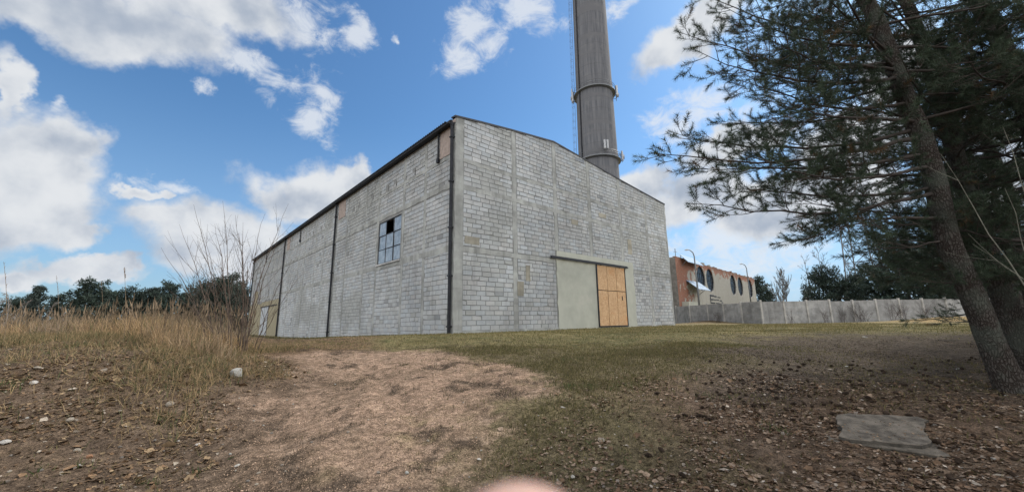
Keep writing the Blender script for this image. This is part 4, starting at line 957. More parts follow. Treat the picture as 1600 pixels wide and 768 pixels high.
# ------------------------------------------------------------------ far pines, built once per kind and copied
def clump_tree(H, W, seed, kind='round', n=2600, col_=(.046, .068, .054), cs=.26):
    """trunk, limbs and a crown of small needle clumps; returns the thing"""
    R = np.random.default_rng(seed); t = bpy.data.objects.new('pine_tree', None); link(t)
    pts = [np.array([R.normal(0, .1), R.normal(0, .1), f * H]) for f in np.linspace(0, 1, 6)]; pts[0][2] = -.5; trunk_mesh(pts, list(np.linspace(.18, .03, 6)), t, 8, seed=seed)
    tb = Tubes(); C_ = []; nl = 34
    for k in range(nl):
        f = (k + R.random()) / nl; zz = H * (.16 + .8 * f) if kind == 'round' else H * (.08 + .9 * f); p0 = interp_poly(pts, zz); a = k * 2.4 + R.uniform(-.5, .5)
        prof = (math.sin(min(1, .25 + f) * pi * .80) ** .7 if kind == 'round' else (1 - f) ** .8 + .08); L = W / 2 * prof * R.uniform(.65, 1.2)
        c = curve(p0, [sin(a), cos(a), .15 + .5 * f], L, 5, R, .2, .15); tb.add(c, np.linspace(.06, .015, 6), 4, (.06, .05, .045))
        m = int(n / nl * (.5 + L / W)); g = R.random(m) ** .6; i = np.minimum((g * 5).astype(int), 4); q = c[i] + (c[i + 1] - c[i]) * (g * 5 - i)[:, None]
        C_.append(q + R.normal(0, 1, (m, 3)) * np.array([.32, .32, .17]) * (W / 5))
    P_ = np.concatenate(C_); m = len(P_); tv = []; tf = []
    for k in range(7):
        d = R.normal(0, 1, 3); d /= np.linalg.norm(d); s = np.cross(d, R.normal(0, 1, 3)); s /= np.linalg.norm(s); i = len(tv); tv += [-s * .10, s * .10, d * .55]; tf.append((i, i + 1, i + 2))
    kk = R.uniform(.55, 1.4, m)[:, None]
    scatter('crown', tv, tf, P_, roteul(R, m, .6), np.repeat(R.uniform(.6, 1.3, m)[:, None] * cs * 2, 3, 1), np.array([col_]) * kk, MAT['needles'], t)
    tb.build('branches', MAT['twig'], t); return t
def bare_tree(H, W, seed, upright=.5, c=(.17, .15, .13), levels=4, r0=.10, first=.18, nb=9, wd=1.0):
    R = np.random.default_rng(seed); t = bpy.data.objects.new('bare_tree', None); link(t); tr = Tubes(); tb = Tubes()
    trunk = curve((0, 0, -.3), (0, 0, 1), H * .95, 10, R, .07); tr.add(trunk, np.linspace(r0, r0 * .15, 11), 7, c); tr.build('trunk', MAT['twig'], t)
    def grow(pts, L, lv, r):
        m = len(pts) - 1; k = nb if lv == 1 else max(3, int(nb * .6))
        if lv == 1: k = nb * 2
        for q in range(k):
            f = (first if lv == 1 else .2) + (1 - (first if lv == 1 else .2)) * (q + R.random()) / k; f = min(f, .98); i = int(f * m); p = pts[i] + (pts[i + 1] - pts[i]) * (f * m - i); tt = pts[i + 1] - pts[i]; tt /= np.linalg.norm(tt)
            a = R.uniform(0, 2 * pi); side = np.cross(tt, [cos(a), sin(a), .3]); side /= np.linalg.norm(side)
            l = (W / 2 / max(.25, 1 - upright * .7) * (1 - f * .75) if lv == 1 else L * .5 * (1.1 - f * .6)) * R.uniform(.6, 1.1)
            d = side * (1 - upright * .6) + tt * (.35 + upright) + np.array([0, 0, upright * .4]); c_ = curve(p, d, l, 5, R, .16, .10 + upright * .1)
            rr = r * .42 * (1 - f * .4); tb.add(c_, np.linspace(rr, max(rr * .3, .006 * wd), 6), 4 if lv < 3 else 3, c)
            if lv < levels: grow(c_, l, lv + 1, rr * 1.15)
    grow(trunk, H, 1, r0); tb.build('branches', MAT['twig'], t); return t
def children(o): return [c for c in bpy.data.objects if c.parent == o]
def copy_tree(o):
    c = o.copy(); link(c)
    for ch in children(o):
        d = ch.copy(); link(d); d.parent = c
    return c
protos = {'round': clump_tree(9.0, 5.6, 71, 'round', 3000), 'cone': clump_tree(9.0, 4.6, 72, 'cone', 2400, (.055, .075, .066)), 'broad': clump_tree(8.0, 7.2, 73, 'round', 3800), 'bare': bare_tree(8, 4.2, 74, .45, (.22, .20, .185), 3, .11, .12, 8, 3.0)}
used = set()
def place_tree(kind, px, py_top, D, label, group, cat='pine', wf=1.0, zb=None):
    q = at(px, 505, D); x, y = q[0], q[1]; z = gz(x, y) if zb is None else zb; H = at(px, py_top, D)[2] - z; P_ = protos[kind]; h0 = {'round': 9.2, 'cone': 9.2, 'broad': 8.1, 'bare': 8.0}[kind]
    o = P_ if kind not in used else copy_tree(P_); used.add(kind)
    o.location = (x, y, z - .1); s = H / h0; o.scale = (s * wf, s * wf, s); o.rotation_euler = (0, 0, random.uniform(0, 6.28)); props(o, label, cat, group); return o
GL = 'pines on the horizon beyond the tall dry grass'
for i, (kd, px, py, D, lb, wf) in enumerate([
    ('round', 135, 440, 66, 'round-crowned pine standing alone above the left treeline', 1.15),
    ('cone', 50, 444, 70, 'pointed greyish pine second from the left end of the far treeline', 1.0),
    ('broad', 190, 457, 72, 'low broad pine just right of the round-crowned lone pine', .9),
    ('round', 84, 462, 74, 'low pine between the pointed grey one and the round-crowned one', 1.0),
    ('cone', 212, 455, 80, 'slim far pine behind the low broad one', 1.1),
    ('round', 256, 443, 70, 'tall dark pine at the middle of the left treeline', .95),
    ('cone', 284, 456, 76, 'pointed pine right of the tall dark middle one', 1.2),
    ('broad', 232, 462, 84, 'low pine seen between the slim far pine and the tall dark one', 1.0),
    ('broad', 335, 437, 64, 'big dense pine seen through the bare shrub', .95),
    ('round', 306, 462, 82, 'small pine left of the big one behind the bare shrub', 1.1),
    ('round', 374, 449, 72, 'pine close to the far end of the warehouse', .9),
    ('cone', 398, 452, 95, 'pine touching the far corner of the warehouse in the view', 1.3),
    ('round', 112, 465, 92, 'distant low pine left of the round-crowned one', 1.1),
    ('round', 162, 455, 78, 'pine right behind the round-crowned lone pine', 1.2),
    ('cone', 232, 447, 74, 'narrow pine just left of the tall dark middle one', 1.3),
    ('broad', 308, 452, 76, 'wide pine between the pointed one and the big one by the shrub', 1.0),
    ('broad', 355, 447, 78, 'wide pine filling the gap beside the big dense one', 1.0),
    ('broad', 20, 468, 90, 'low dark pine at the far left behind grey bare trees', 1.0)]): place_tree(kd, px, py, D, lb, GL, 'pine', wf)
for px, py, D, lb in ((10, 452, 52, 'pale bare tree at the far left edge of the treeline'), (32, 462, 48, 'pale bare tree second from the far left'), (72, 466, 50, 'low pale bare tree in front of the pointed grey pine'), (100, 474, 46, 'low grey bare tree before the gap left of the round-crowned pine'), (205, 474, 50, 'low grey bare tree below the slim far pine'), (-14, 458, 46, 'pale bare tree cut by the left edge of the view')):
    place_tree('bare', px, py, D, lb, 'leafless trees at the far left', 'bare tree', 1.2)
GR = 'trees behind the concrete fence'
for kd, px, py, D, lb, wf in (
    ('round', 1194, 434, 88, 'pine at the right end of the derelict hall', .9), ('round', 1208, 452, 84, 'low pine left of the narrow bare poplar', .8),
    ('broad', 1298, 424, 55, 'wide dark pine behind the concrete portal', .95), ('round', 1268, 452, 62, 'small pine at the left of the wide dark one', .9), ('broad', 1345, 430, 52, 'pine at the foot of the lattice mast', .85), ('round', 1388, 412, 48, 'pine right of the lattice mast', 1.1),
    ('broad', 1432, 385, 46, 'tall pine behind the fence where the near boughs hang', 1.0), ('round', 1480, 380, 48, 'pine behind the right end of the fence', 1.2), ('broad', 1540, 370, 50, 'pine hidden mostly by the leaning trunks', 1.2)):
    place_tree(kd, px, py, D, lb, GR, 'pine', wf)
def set_bare(o, px, D, label, py_top, h0, wf=1.0, name=None):
    q = at(px, 490, D); z = 0.6; s = (at(px, py_top, D)[2] - z) / h0; o.location = (q[0], q[1], z); o.scale = (s * wf, s * wf, s); props(o, label, 'bare tree', 'leafless trees behind the fence'); 
    if name: o.name = name
set_bare(bare_tree(10, 3.4, 81, 1.05, (.16, .145, .13), 4, .13, .05, 12, 2.0), 1227, 66, 'narrow bare poplar with upright pale twigs behind the fence', 416, 10.5, 1.15)
set_bare(bare_tree(12, 7, 82, .5, (.13, .12, .115), 4, .12, .10, 9, 1.6), 1292, 58, 'tall wispy bare tree rising behind the wide dark pine', 385, 11.5)
set_bare(bare_tree(11, 6, 83, .55, (.15, .14, .13), 4, .10, .05, 8, 1.6), 1272, 60, 'leaning bare tree right of the narrow poplar', 402, 10.5)
set_bare(bare_tree(10, 6, 84, .6, (.13, .12, .115), 3, .10, .05, 8, 1.6), 1335, 60, 'bare tree beside the lattice mast', 400, 9.6)

# ------------------------------------------------------------------ bare shrub beside the far end of the warehouse
def stem_shrub(label, x, y, stems, seed, c=(.10, .075, .06), name='bare_shrub', cat='shrub', sub=1.0, group=None):
    R = np.random.default_rng(seed); z = gz(x, y); t = thing(name, label, cat, (x, y, z - .04), 0, group); tb = Tubes()
    for (ox, oy, tx, ty, tz) in stems:
        p0 = np.array([ox, oy, 0.]); e = np.array([tx, ty, tz]); n = 9; f = np.linspace(0, 1, n + 1)[:, None]; c_ = p0 + (e - p0) * np.concatenate([f ** 1.25, f ** 1.25, f ** .92], 1); L = np.linalg.norm(e - p0)
        c_[1:] += np.cumsum(R.normal(0, .012 * L ** .5, (n, 3)), 0); tb.add(c_, np.linspace(.004 + .0026 * L, .0020, n + 1), 5, c)
        for q in range(int(5.5 * L ** .7 * sub)):
            g = R.uniform(.18, .92); i = int(g * n); tt = c_[i + 1] - c_[i]; tt /= np.linalg.norm(tt); l = L * (1 - g) * R.uniform(.3, .75) + .15; d = tt + R.normal(0, .38, 3) * np.array([1, 1, .5]); b = curve(c_[i], d, l, 5, R, .12, .14); tb.add(b, np.linspace(.0035 + .002 * l, .0016, 6), 3, c)
            if l > .5:
                for u in range(3): j = R.integers(1, 4); b2 = curve(b[j], (b[j + 1] - b[j]) / l * 5 + R.normal(0, .5, 3), l * R.uniform(.25, .5), 3, R, .15, .1); tb.add(b2, np.linspace(.0024, .0014, 4), 3, c)
    tb.build('stems', MAT['twig'], t); return t
q = at(368, 545, 9.6); sx0, sy0 = q[0], q[1]; sz0 = gz(sx0, sy0)
st = []; RS = np.random.default_rng(5)
for (px, py, ox) in [(343, 312, -.15), (300, 318, -.2), (262, 380, -.3), (328, 345, -.1), (363, 330, 0), (383, 345, .1), (413, 330, .15), (440, 345, .2), (262, 418, -.3), (283, 355, -.25), (398, 372, .1), (310, 365, -.15), (450, 320, .25), (372, 365, .05), (455, 400, .3), (345, 380, -.05), (425, 400, .2), (293, 400, -.2), (388, 400, .1), (330, 400, 0), (405, 440, .3), (275, 450, -.2), (470, 430, .35)]:
    p = at(px, py, 9.6 + RS.uniform(-.7, .9)); st.append((ox * 1.3 + RS.uniform(-.12, .12), RS.uniform(-.25, .25), p[0] - sx0, p[1] - sy0, p[2] - sz0))
stem_shrub('large bare many-stemmed shrub in the dry grass left of the warehouse', sx0, sy0, st, 91, sub=.55)
RS = np.random.default_rng(8)
for lb, px, py, Y, n, H, w_ in (('low bare shrub against the fence right of the near fence bend', 1345, 497, 34.2, 26, 1.9, 1.3), ('low bare shrub against the fence panels nearest the pines', 1405, 497, 33.6, 22, 2.0, 1.4), ('thin bare weeds against the fence left of the low shrubs', 1290, 500, 34.4, 12, 1.5, .8), ('thin bare weeds by the fence bend', 1237, 502, 34.3, 9, 1.5, .6), ('tangle of dark twigs by the fence below the derelict hall', 1120, 500, 38.2, 14, 1.2, 1.0), ('bare weeds at the fence where the boughs hang', 1450, 497, 33.4, 16, 1.7, 1.0), ('spindly bare weeds in front of the fence below the lattice mast', 1318, 499, 34.1, 12, 1.7, .8)):
    p = at(px, py, Y); stems = [(RS.uniform(-w_ * .5, w_ * .5), RS.uniform(-.2, .2), RS.uniform(-w_, w_), RS.uniform(-.4, .4), H * RS.uniform(.5, 1)) for _ in range(n)]
    o = stem_shrub(lb, p[0], p[1], stems, int(px), (.07, .055, .05), 'bare_shrub', 'shrub', .8, 'bare weeds along the fence')
# pale sapling whose twigs reach in at the right edge
p = at(1680, 560, 4.6); sx1, sy1 = p[0], p[1]; z1_ = gz(sx1, sy1); st = []
for px, py in ((1530, 205), (1475, 235), (1590, 300)):
    e = at(px, py, 4.3 + RS.uniform(-.3, .3)); st.append((RS.uniform(-.05, .05), RS.uniform(-.05, .05), e[0] - sx1, e[1] - sy1, e[2] - z1_))
stem_shrub('pale bare sapling reaching in among the pines at the right edge', sx1, sy1, st, 33, (.17, .17, .14), 'bare_sapling', 'sapling', .1)
# a few tall dead stalks in the dry grass
for k, (px, pt, Y, lb) in enumerate(((188, 420, 8.6, 'tall dead stalk with a feathery head above the dry grass'), (0, 410, 8.0, 'dead stalk leaning at the left edge of the dry grass'), (82, 430, 9.5, 'thin dead stalk near the left edge, left of the feathery one'), (152, 440, 10.5, 'thin dead stalk left of the bare shrub, tallest of its patch'))):
    p = at(px, 560, Y); z = gz(p[0], p[1]); e = at(px + 6, pt, Y); o = thing('dead_stalk', lb, 'stalk', (p[0], p[1], z), 0, 'dead stalks in the dry grass'); tb = Tubes(); H = e[2] - z
    c_ = np.array([[(e[0] - p[0]) * f ** 1.6, 0, H * f] for f in np.linspace(0, 1, 8)]); tb.add(c_, np.linspace(.007, .003, 8), 4, (.2, .15, .1))
    R = np.random.default_rng(k)
    for u in range(50 if k == 0 else 16):
        f = R.uniform(.86, 1) if k == 0 else R.uniform(.6, 1); q = np.array([(e[0] - p[0]) * f ** 1.6, 0, H * f]); tb.add([q, q + np.array([R.normal(0, .012), R.normal(0, .012), .05])], [.003, .001], 3, (.22, .16, .11))
    tb.build('stem', MAT['twig'], o)

# ------------------------------------------------------------------ grass
BLv = np.array([(-.5, 0, 0), (.5, 0, 0), (.35, .10, .55), (-.35, .10, .55), (.0, .38, 1.0)]); BLf = np.array([(0, 1, 2), (0, 2, 3), (3, 2, 4)])
def blades(name, x, y, h, wd, colr, tilt, label, parent=None):
    n = len(x); R = np.random.default_rng(len(name) * 7); z = ground_z(x, y) - .01
    o = scatter(name, BLv, BLf, np.stack([x, y, z], 1), roteul(R, n, tilt), np.stack([wd, h, h], 1), colr, MAT['grass']); props(o, None, None, None, 'stuff'); return o
def sample(n, x0, x1, y0, y1, f, R, near=0.0):
    x = R.uniform(x0, x1, n); y = y0 + (y1 - y0) * R.random(n) ** (1 + near); keep = R.random(n) < f(x, y); return x[keep], y[keep]
def inview(x, y): return (np.abs(x) < 1.42 * y + 1.5)
R = np.random.default_rng(101)
# tall straw on the left
x, y = sample(150000, -27, -3.6, 6, 24, lambda x, y: tallmask(x, y) * inview(x, y) * (.35 + .9 * sst(fbm(x, y, .9, 3, off=12), -.2, .15)) * np.clip(1.5 - y / 18, .3, 1), R, .6)
n = len(x); hh = (.30 + .40 * R.random(n) ** 1.3) * (1 + 1.0 * fbm(x, y, .6, 3, off=13)) * (.22 + .78 * sst(tallmask(x, y), .3, 1)) * (1 - .35 * sst(x + .62 * y, -2.5, .5)); k = R.uniform(.6, 1.35, n)[:, None]; ty = R.random(n)[:, None]
gw_ = sst(fbm(x, y, .35, 3, off=14), -.12, .12)[:, None]
cc = ((np.array([[.37, .255, .14]]) * (1 - gw_) + np.array([[.28, .22, .16]]) * gw_) * (ty > .12) + np.array([[.10, .115, .05]]) * (ty <= .12)) * k
wd = R.uniform(.005, .011, n) * (.7 + y / 14)
g1 = blades('tall_dry_grass', x, y, hh, wd, cc, .42, '')
# seed stalks, tall and thin, with heads
x, y = sample(4200, -24, -4.4, 7.3, 22, lambda x, y: tallmask(x, y) * inview(x, y), R, .3); n = len(x); hs_ = R.uniform(.6, 1.15, n)
SV = np.array([(-.5, 0, 0), (.5, 0, 0), (.4, .06, .8), (-.4, .06, .8), (1.8, .08, .80), (-1.8, .08, .80), (0, .14, 1.0)]); SF = np.array([(0, 1, 2), (0, 2, 3), (5, 4, 6), (5, 4, 6)])
z = ground_z(x, y); o = scatter('dry_seed_stalks', SV, SF[:3], np.stack([x, y, z], 1), roteul(R, n, .14), np.stack([np.full(n, .007) * (.7 + y / 14), hs_, hs_], 1), np.array([[.20, .15, .10]]) * R.uniform(.6, 1.3, n)[:, None], MAT['grass']); props(o, kind='stuff')
# matted straw on the bank below the tall grass
def strawm(x, y): return (1 - sst(poly_sd(x, y, GRAVEL), -.7, -.1)) * np.clip(sst(-x - 2.9 + 1.2 * fbm(x, y, .8, 3), 0, 1) * sst(y + .25 * x - 2.6, 0, 2.2) * (1 - .8 * sst(fbm(x, y, .9, 3, off=21), .02, .12)) * (1 - sst(y, 10, 12)), 0, 1)
x, y = sample(150000, -14, -2.6, 3, 12, lambda x, y: strawm(x, y) * inview(x, y) * (.16 + .84 * sst(y + .35 * x, 2.9, 4.6)), R); n = len(x); hh = R.uniform(.06, .24, n)
ty = R.random(n)[:, None]; cc = np.where(ty < .62, np.array([[.29, .21, .115]]), np.where(ty < .85, np.array([[.13, .12, .06]]), np.array([[.075, .09, .04]]))) * R.uniform(.6, 1.3, n)[:, None]
blades('matted_straw', x, y, hh, R.uniform(.005, .010, n), cc, 1.15, '')
# short turf
def turf(x, y):
    g = sst(poly_sd(x, y, GRAVEL), -.2, .1); dx, dy = x - K[0], y - K[1]; s = dx * uR[0] + dy * uR[1]; t = dx * uL[0] + dy * uL[1]
    bare = np.maximum(sst(x - 1 - .6 * (y - 5) + 2.4 * fbm(x, y, .55, 4), 0, 2) * sst(15.5 - y, 0, 4), sst(-x - .9 - .30 * (y - 3.5), 0, .8) * (1 - sst(y, 7, 9.5)))
    g = np.maximum(g, sst(poly_sd(x, y, GRAVEL), -.5, 0)); return (1 - g * .96) * (1 - .86 * bare) * (1 - .9 * tallmask(x, y)) * (.3 + .7 * sst(fbm(x, y, .8, 3, off=30), -.15, .12)) * ~((t > -.1) & (s > -.1)) * (1 - .75 * sst(-x - 2.6, 0, 1) * (y < 12))
xa, ya = sample(330000, -7, 9, 2.6, 11, lambda x, y: turf(x, y) * inview(x, y), R, .2)
x, y = sample(300000, -14, 26, 2.6, 32, lambda x, y: turf(x, y) * inview(x, y) * np.clip(1.3 - y / 40, .3, 1), R, .1); x = np.concatenate([x, xa]); y = np.concatenate([y, ya]); n = len(x); hh = R.uniform(.02, .06, n) * (1 + .04 * y)
g = fbm(x, y, .5, 3, off=31)[:, None]; ty = R.random(n)[:, None]
cc = np.where(ty < .5 + g, np.array([[.19, .165, .075]]), np.where(ty < .85, np.array([[.118, .115, .052]]), np.array([[.25, .20, .115]]))) * R.uniform(.6, 1.25, n)[:, None] * (1 - .30 * (1 - sst(y, 7, 14)))[:, None]
blades('short_turf_grass', x, y, hh, R.uniform(.005, .011, n) * (.6 + y / 12), cc, .7, '')
# ------------------------------------------------------------------ litter
QV = np.array([(-.5, -.28, 0), (0, -.42, .10), (.5, 0, .02), (0, .42, .12), (-.5, .28, .0), (0, 0, -.06)]); QF = np.array([(0, 1, 5), (1, 2, 5), (2, 3, 5), (3, 4, 5), (4, 0, 5)])
def leafm(x, y): return sst(x - .2 + 2.4 * fbm(x, y, .55, 4), -.4, 1.6) * sst(7.6 - y + 2.4 * fbm(x, y, .55, 4), 0, 2.6) * (.08 + .92 * sst(fbm(x, y, 1.3, 4, .6, off=40), -.06, .14))
x, y = sample(120000, -.5, 10, 2.5, 9, lambda x, y: leafm(x, y) * inview(x, y), R, .3); n = len(x); s = R.uniform(.014, .042, n)
s = s * R.lognormal(-.1, .35, n); ty = R.random(n)[:, None]; cc = np.where(ty < .55, np.array([[.14, .09, .058]]), np.where(ty < .94, np.array([[.23, .17, .125]]), np.array([[.36, .31, .26]]))) * R.uniform(.5, 1.2, n)[:, None]
o = scatter('leaf_litter', QV, QF, np.stack([x, y, ground_z(x, y) + .006], 1), roteul(R, n, .45), np.stack([s, s, s], 1), cc, MAT['litter']); props(o, kind='stuff')
x, y = sample(70000, -11, -1.4, 2.4, 9.5, lambda x, y: (1 - tallmask(x, y)) * inview(x, y) * (1 - sst(poly_sd(x, y, GRAVEL), -.2, .1)) * (.15 + .85 * sst(fbm(x, y, 1.2, 3, off=44), -.08, .16)), R, .4); n = len(x); s = R.uniform(.012, .042, n)
ty = R.random(n)[:, None]; s = s * R.lognormal(-.1, .4, n); cc = np.where(ty < .6, np.array([[.15, .095, .055]]), np.where(ty < .955, np.array([[.21, .15, .09]]), np.array([[.36, .31, .25]]))) * R.uniform(.5, 1.25, n)[:, None]
o = scatter('bank_debris', QV, QF, np.stack([x, y, ground_z(x, y) + .006], 1), roteul(R, n, .5), np.stack([s, s, s], 1), cc, MAT['litter']); props(o, kind='stuff')
OC = np.array([(1, 0, 0), (-1, 0, 0), (0, 1, 0), (0, -1, 0), (0, 0, .7), (0, 0, -.7), ]) * .5; OF = np.array([(0, 2, 4), (2, 1, 4), (1, 3, 4), (3, 0, 4), (2, 0, 5), (1, 2, 5), (3, 1, 5), (0, 3, 5)])
x, y = sample(110000, -6.5, 1.2, 2.5, 11, lambda x, y: sst(poly_sd(x, y, GRAVEL) + 1.4 * fbm(x, y, .55, 4), -.5, .3), R, .5); n = len(x); s = R.uniform(.005, .019, n) * (1 + .5 * (R.random(n) < .05))
cc = np.where(R.random(n)[:, None] < .7, np.array([[.36, .255, .18]]), np.array([[.20, .145, .105]])) * R.uniform(.6, 1.3, n)[:, None]
o = scatter('track_gravel', OC, OF, np.stack([x, y, ground_z(x, y) + .002], 1), roteul(R, n, .4), np.stack([s, s * .8, s * .7], 1), cc, MAT['litter']); props(o, kind='stuff')
# dark crumbs and needles under the pines
x, y = sample(42000, 2.5, 12, 4.8, 13, lambda x, y: sst(x - 3 + 2.2 * fbm(x, y, .5, 3), -.5, 1.5) * (.2 + .8 * sst(fbm(x, y, .9, 3, off=51), -.1, .12)) * (1 - sst(y, 10, 13)), R); n = len(x); s = R.uniform(.010, .035, n)
o = scatter('needle_crumbs', QV, QF, np.stack([x, y, ground_z(x, y) + .006], 1), roteul(R, n, .5), np.stack([s, s * .6, s], 1), np.array([[.055, .042, .033]]) * R.uniform(.4, 2.2, n)[:, None], MAT['litter']); props(o, kind='stuff')

# dark plant remains lying on the gravel, and green weed tufts on the bank
x, y = sample(90000, -6.5, 1.2, 2.5, 11, lambda x, y: sst(poly_sd(x, y, GRAVEL), -.5, .3) * sst(fbm(x, y, 2.6, 4, .66, off=15), .09, .17), R); n = len(x)
blades('dark_plant_remains', x, y, R.uniform(.015, .06, n), R.uniform(.004, .009, n), np.array([[.062, .048, .036]]) * R.uniform(.5, 1.8, n)[:, None], 1.2, '')
x, y = sample(60000, -11, 3, 2.6, 9, lambda x, y: inview(x, y) * (1 - tallmask(x, y)) * sst(fbm(x, y, 1.7, 3, .6, off=71), .17, .24) * (1 - sst(poly_sd(x, y, GRAVEL), -.2, .2)), R); n = len(x)
blades('green_weed_tufts', x, y, R.uniform(.03, .11, n), R.uniform(.006, .013, n), np.where(R.random(n)[:, None] < .7, np.array([[.065, .085, .035]]), np.array([[.17, .14, .075]])) * R.uniform(.6, 1.4, n)[:, None], .6, '')
# fallen twigs
x, y = sample(2600, -9, 10, 2.6, 11, lambda x, y: inview(x, y) * (1 - tallmask(x, y)) * (1 - .8 * sst(poly_sd(x, y, GRAVEL), -.2, .2)) * (.15 + .85 * sst(fbm(x, y, .8, 3, off=61), -.05, .12)), R); n = len(x); L_ = R.uniform(.06, .32, n)
TV = np.array([(-.5, -.5, 0), (-.5, .5, 0), (-.5, 0, 1), (.1, -.5, .6), (.1, .5, .6), (.1, 0, 1.6), (.5, -.3, .2), (.5, .3, .2), (.5, 0, .8)]); TF = np.array([(0, 1, 4, 3), (1, 2, 5, 4), (2, 0, 3, 5), (3, 4, 7, 6), (4, 5, 8, 7), (5, 3, 6, 8)])
o = scatter('fallen_twigs', TV, TF, np.stack([x, y, ground_z(x, y) + .004], 1), roteul(R, n, .12), np.stack([L_, np.full(n, .006), np.full(n, .006)], 1), np.array([[.12, .09, .065]]) * R.uniform(.4, 1.6, n)[:, None], MAT['litter']); props(o, kind='stuff')
# ------------------------------------------------------------------ stones, cones, slab
def stone_mesh(seed, sub=2):
    import bmesh
    bm = bmesh.new(); bmesh.ops.create_icosphere(bm, subdivisions=sub, radius=.5); R = np.random.default_rng(seed); dirs = R.normal(0, 1, (9, 3)); dirs /= np.linalg.norm(dirs, axis=1)[:, None]; off = R.uniform(.26, .42, 9)
    for v in bm.verts:
        p = np.array(v.co)
        for d, o_ in zip(dirs, off):
            e = p @ d
            if e > o_: p = p - d * (e - o_) * .85
        v.co = p * (1 + R.normal(0, .02))
    me = bpy.data.meshes.new('stone'); bm.to_mesh(me); bm.free(); me.materials.append(MAT['rock'])
    ca = me.color_attributes.new('Col', 'FLOAT_COLOR', 'POINT'); return me
def setcol(me, c): ca = me.color_attributes['Col']; ca.data.foreach_set('color', np.tile((*c, 1), len(ca.data)).astype(np.float32))
SM = []
for i, c in enumerate([(.27, .265, .245), (.25, .22, .18), (.18, .155, .13), (.26, .14, .08), (.36, .34, .31), (.14, .125, .11)]): m_ = stone_mesh(i + 1); setcol(m_, c); SM.append(m_)
def stone(px, py, D, size, k, label, flat=.6, group=None, cat='stone', name='stone', sink=.25):
    p = at(px, py, D); x, y = p[0], p[1]
    # slide along the line of sight until it meets the ground
    d = ray(px, py); t = 1.0
    for _ in range(400):
        q = EYEP + d * t
        if q[2] < gz(q[0], q[1]): break
        t += .05
    x, y = q[0], q[1]; size *= (.62 if name == 'stone' and size > .08 else .85)
    o = link(bpy.data.objects.new(name, SM[k])); o.location = (x, y, gz(x, y) + size * flat * (.5 - sink)); o.scale = (size, size * random.uniform(.65, .9), size * flat); o.rotation_euler = (random.uniform(-.2, .2), random.uniform(-.2, .2), random.uniform(0, 6))
    return props(o, label, cat, group)
GS = 'stones scattered on the ground'
stone(370, 588, 8, .30, 0, 'large pale boulder at the edge of the dry grass', .75, GS, 'boulder', 'boulder')
stone(895, 749, 4, .065, 4, 'round white stone at the bottom centre of the picture', .7, GS)
stone(636, 742, 4, .10, 0, 'pale flat stone low on the gravel track', .5, GS)
stone(880, 638, 6, .13, 4, 'flat white fragment on the turf right of the gravel', .3, GS)
stone(748, 721, 4.4, .07, 4, 'small white sliver at the right edge of the gravel track', .3, GS)
stone(139, 718, 4, .11, 3, 'rust-coloured stone on the lower left bank', .7, GS)
stone(52, 600, 9, .20, 4, 'whitish stone on the bank near the left edge, by the tall grass', .4, GS)
stone(265, 637, 7, .16, 1, 'upright tan stone in the middle of the bank', .9, GS)
stone(6, 697, 5, .16, 4, 'pale stone cut by the left edge of the picture', .5, GS)
stone(110, 660, 6, .15, 1, 'tan stone on the bank above the rust-coloured one', .6, GS)
stone(120, 708, 4.4, .10, 1, 'yellowish stone touching the rust-coloured one on its left', .7, GS)
stone(308, 698, 4.6, .07, 4, 'small white stone where the bank meets the track', .6, GS)
stone(370, 730, 4.4, .09, 4, 'white stone in the dark soil left of the gravel', .5, GS)
stone(60, 576, 11, .25, 1, 'flat pale stone at the foot of the tall grass, far left', .35, GS)
stone(1352, 527, 16, .26, 4, 'pale flat fragment on the far turf left of the pines', .25, GS)
stone(1297, 578, 9, .15, 1, 'pale fragment in the dark needle soil', .35, GS)
stone(1322, 573, 9.4, .15, 0, 'second pale fragment in the needle soil, beside the first', .3, GS)
stone(1497, 577, 9, .16, 0, 'pale fragment close to the leaning trunk', .35, GS)
stone(1552, 718, 4.4, .10, 0, 'pale curved fragment at the lower right', .35, GS)
stone(1560, 745, 4.2, .08, 1, 'small tan stone in the lower right corner', .4, GS)
stone(1340, 655, 5.6, .07, 2, 'small dark stone lying by the concrete slab', .6, GS)
RS = np.random.default_rng(77)
for i in range(150):
    if i < 62: px, py = RS.uniform(0, 460), RS.uniform(590, 765)
    elif i < 92: px, py = RS.uniform(420, 860), RS.uniform(590, 765)
    else: px, py = RS.uniform(880, 1590), RS.uniform(560, 765)
    zone = 'on the brown soil bank' if i < 62 else ('on the gravel track' if i < 92 else 'among the leaf litter under the pines')
    stone(px, py, 5, float(RS.uniform(.02, .055)), int(RS.choice([1, 2, 2, 5, 0, 5])), 'small stone lying ' + zone, .6, 'small stones ' + zone)
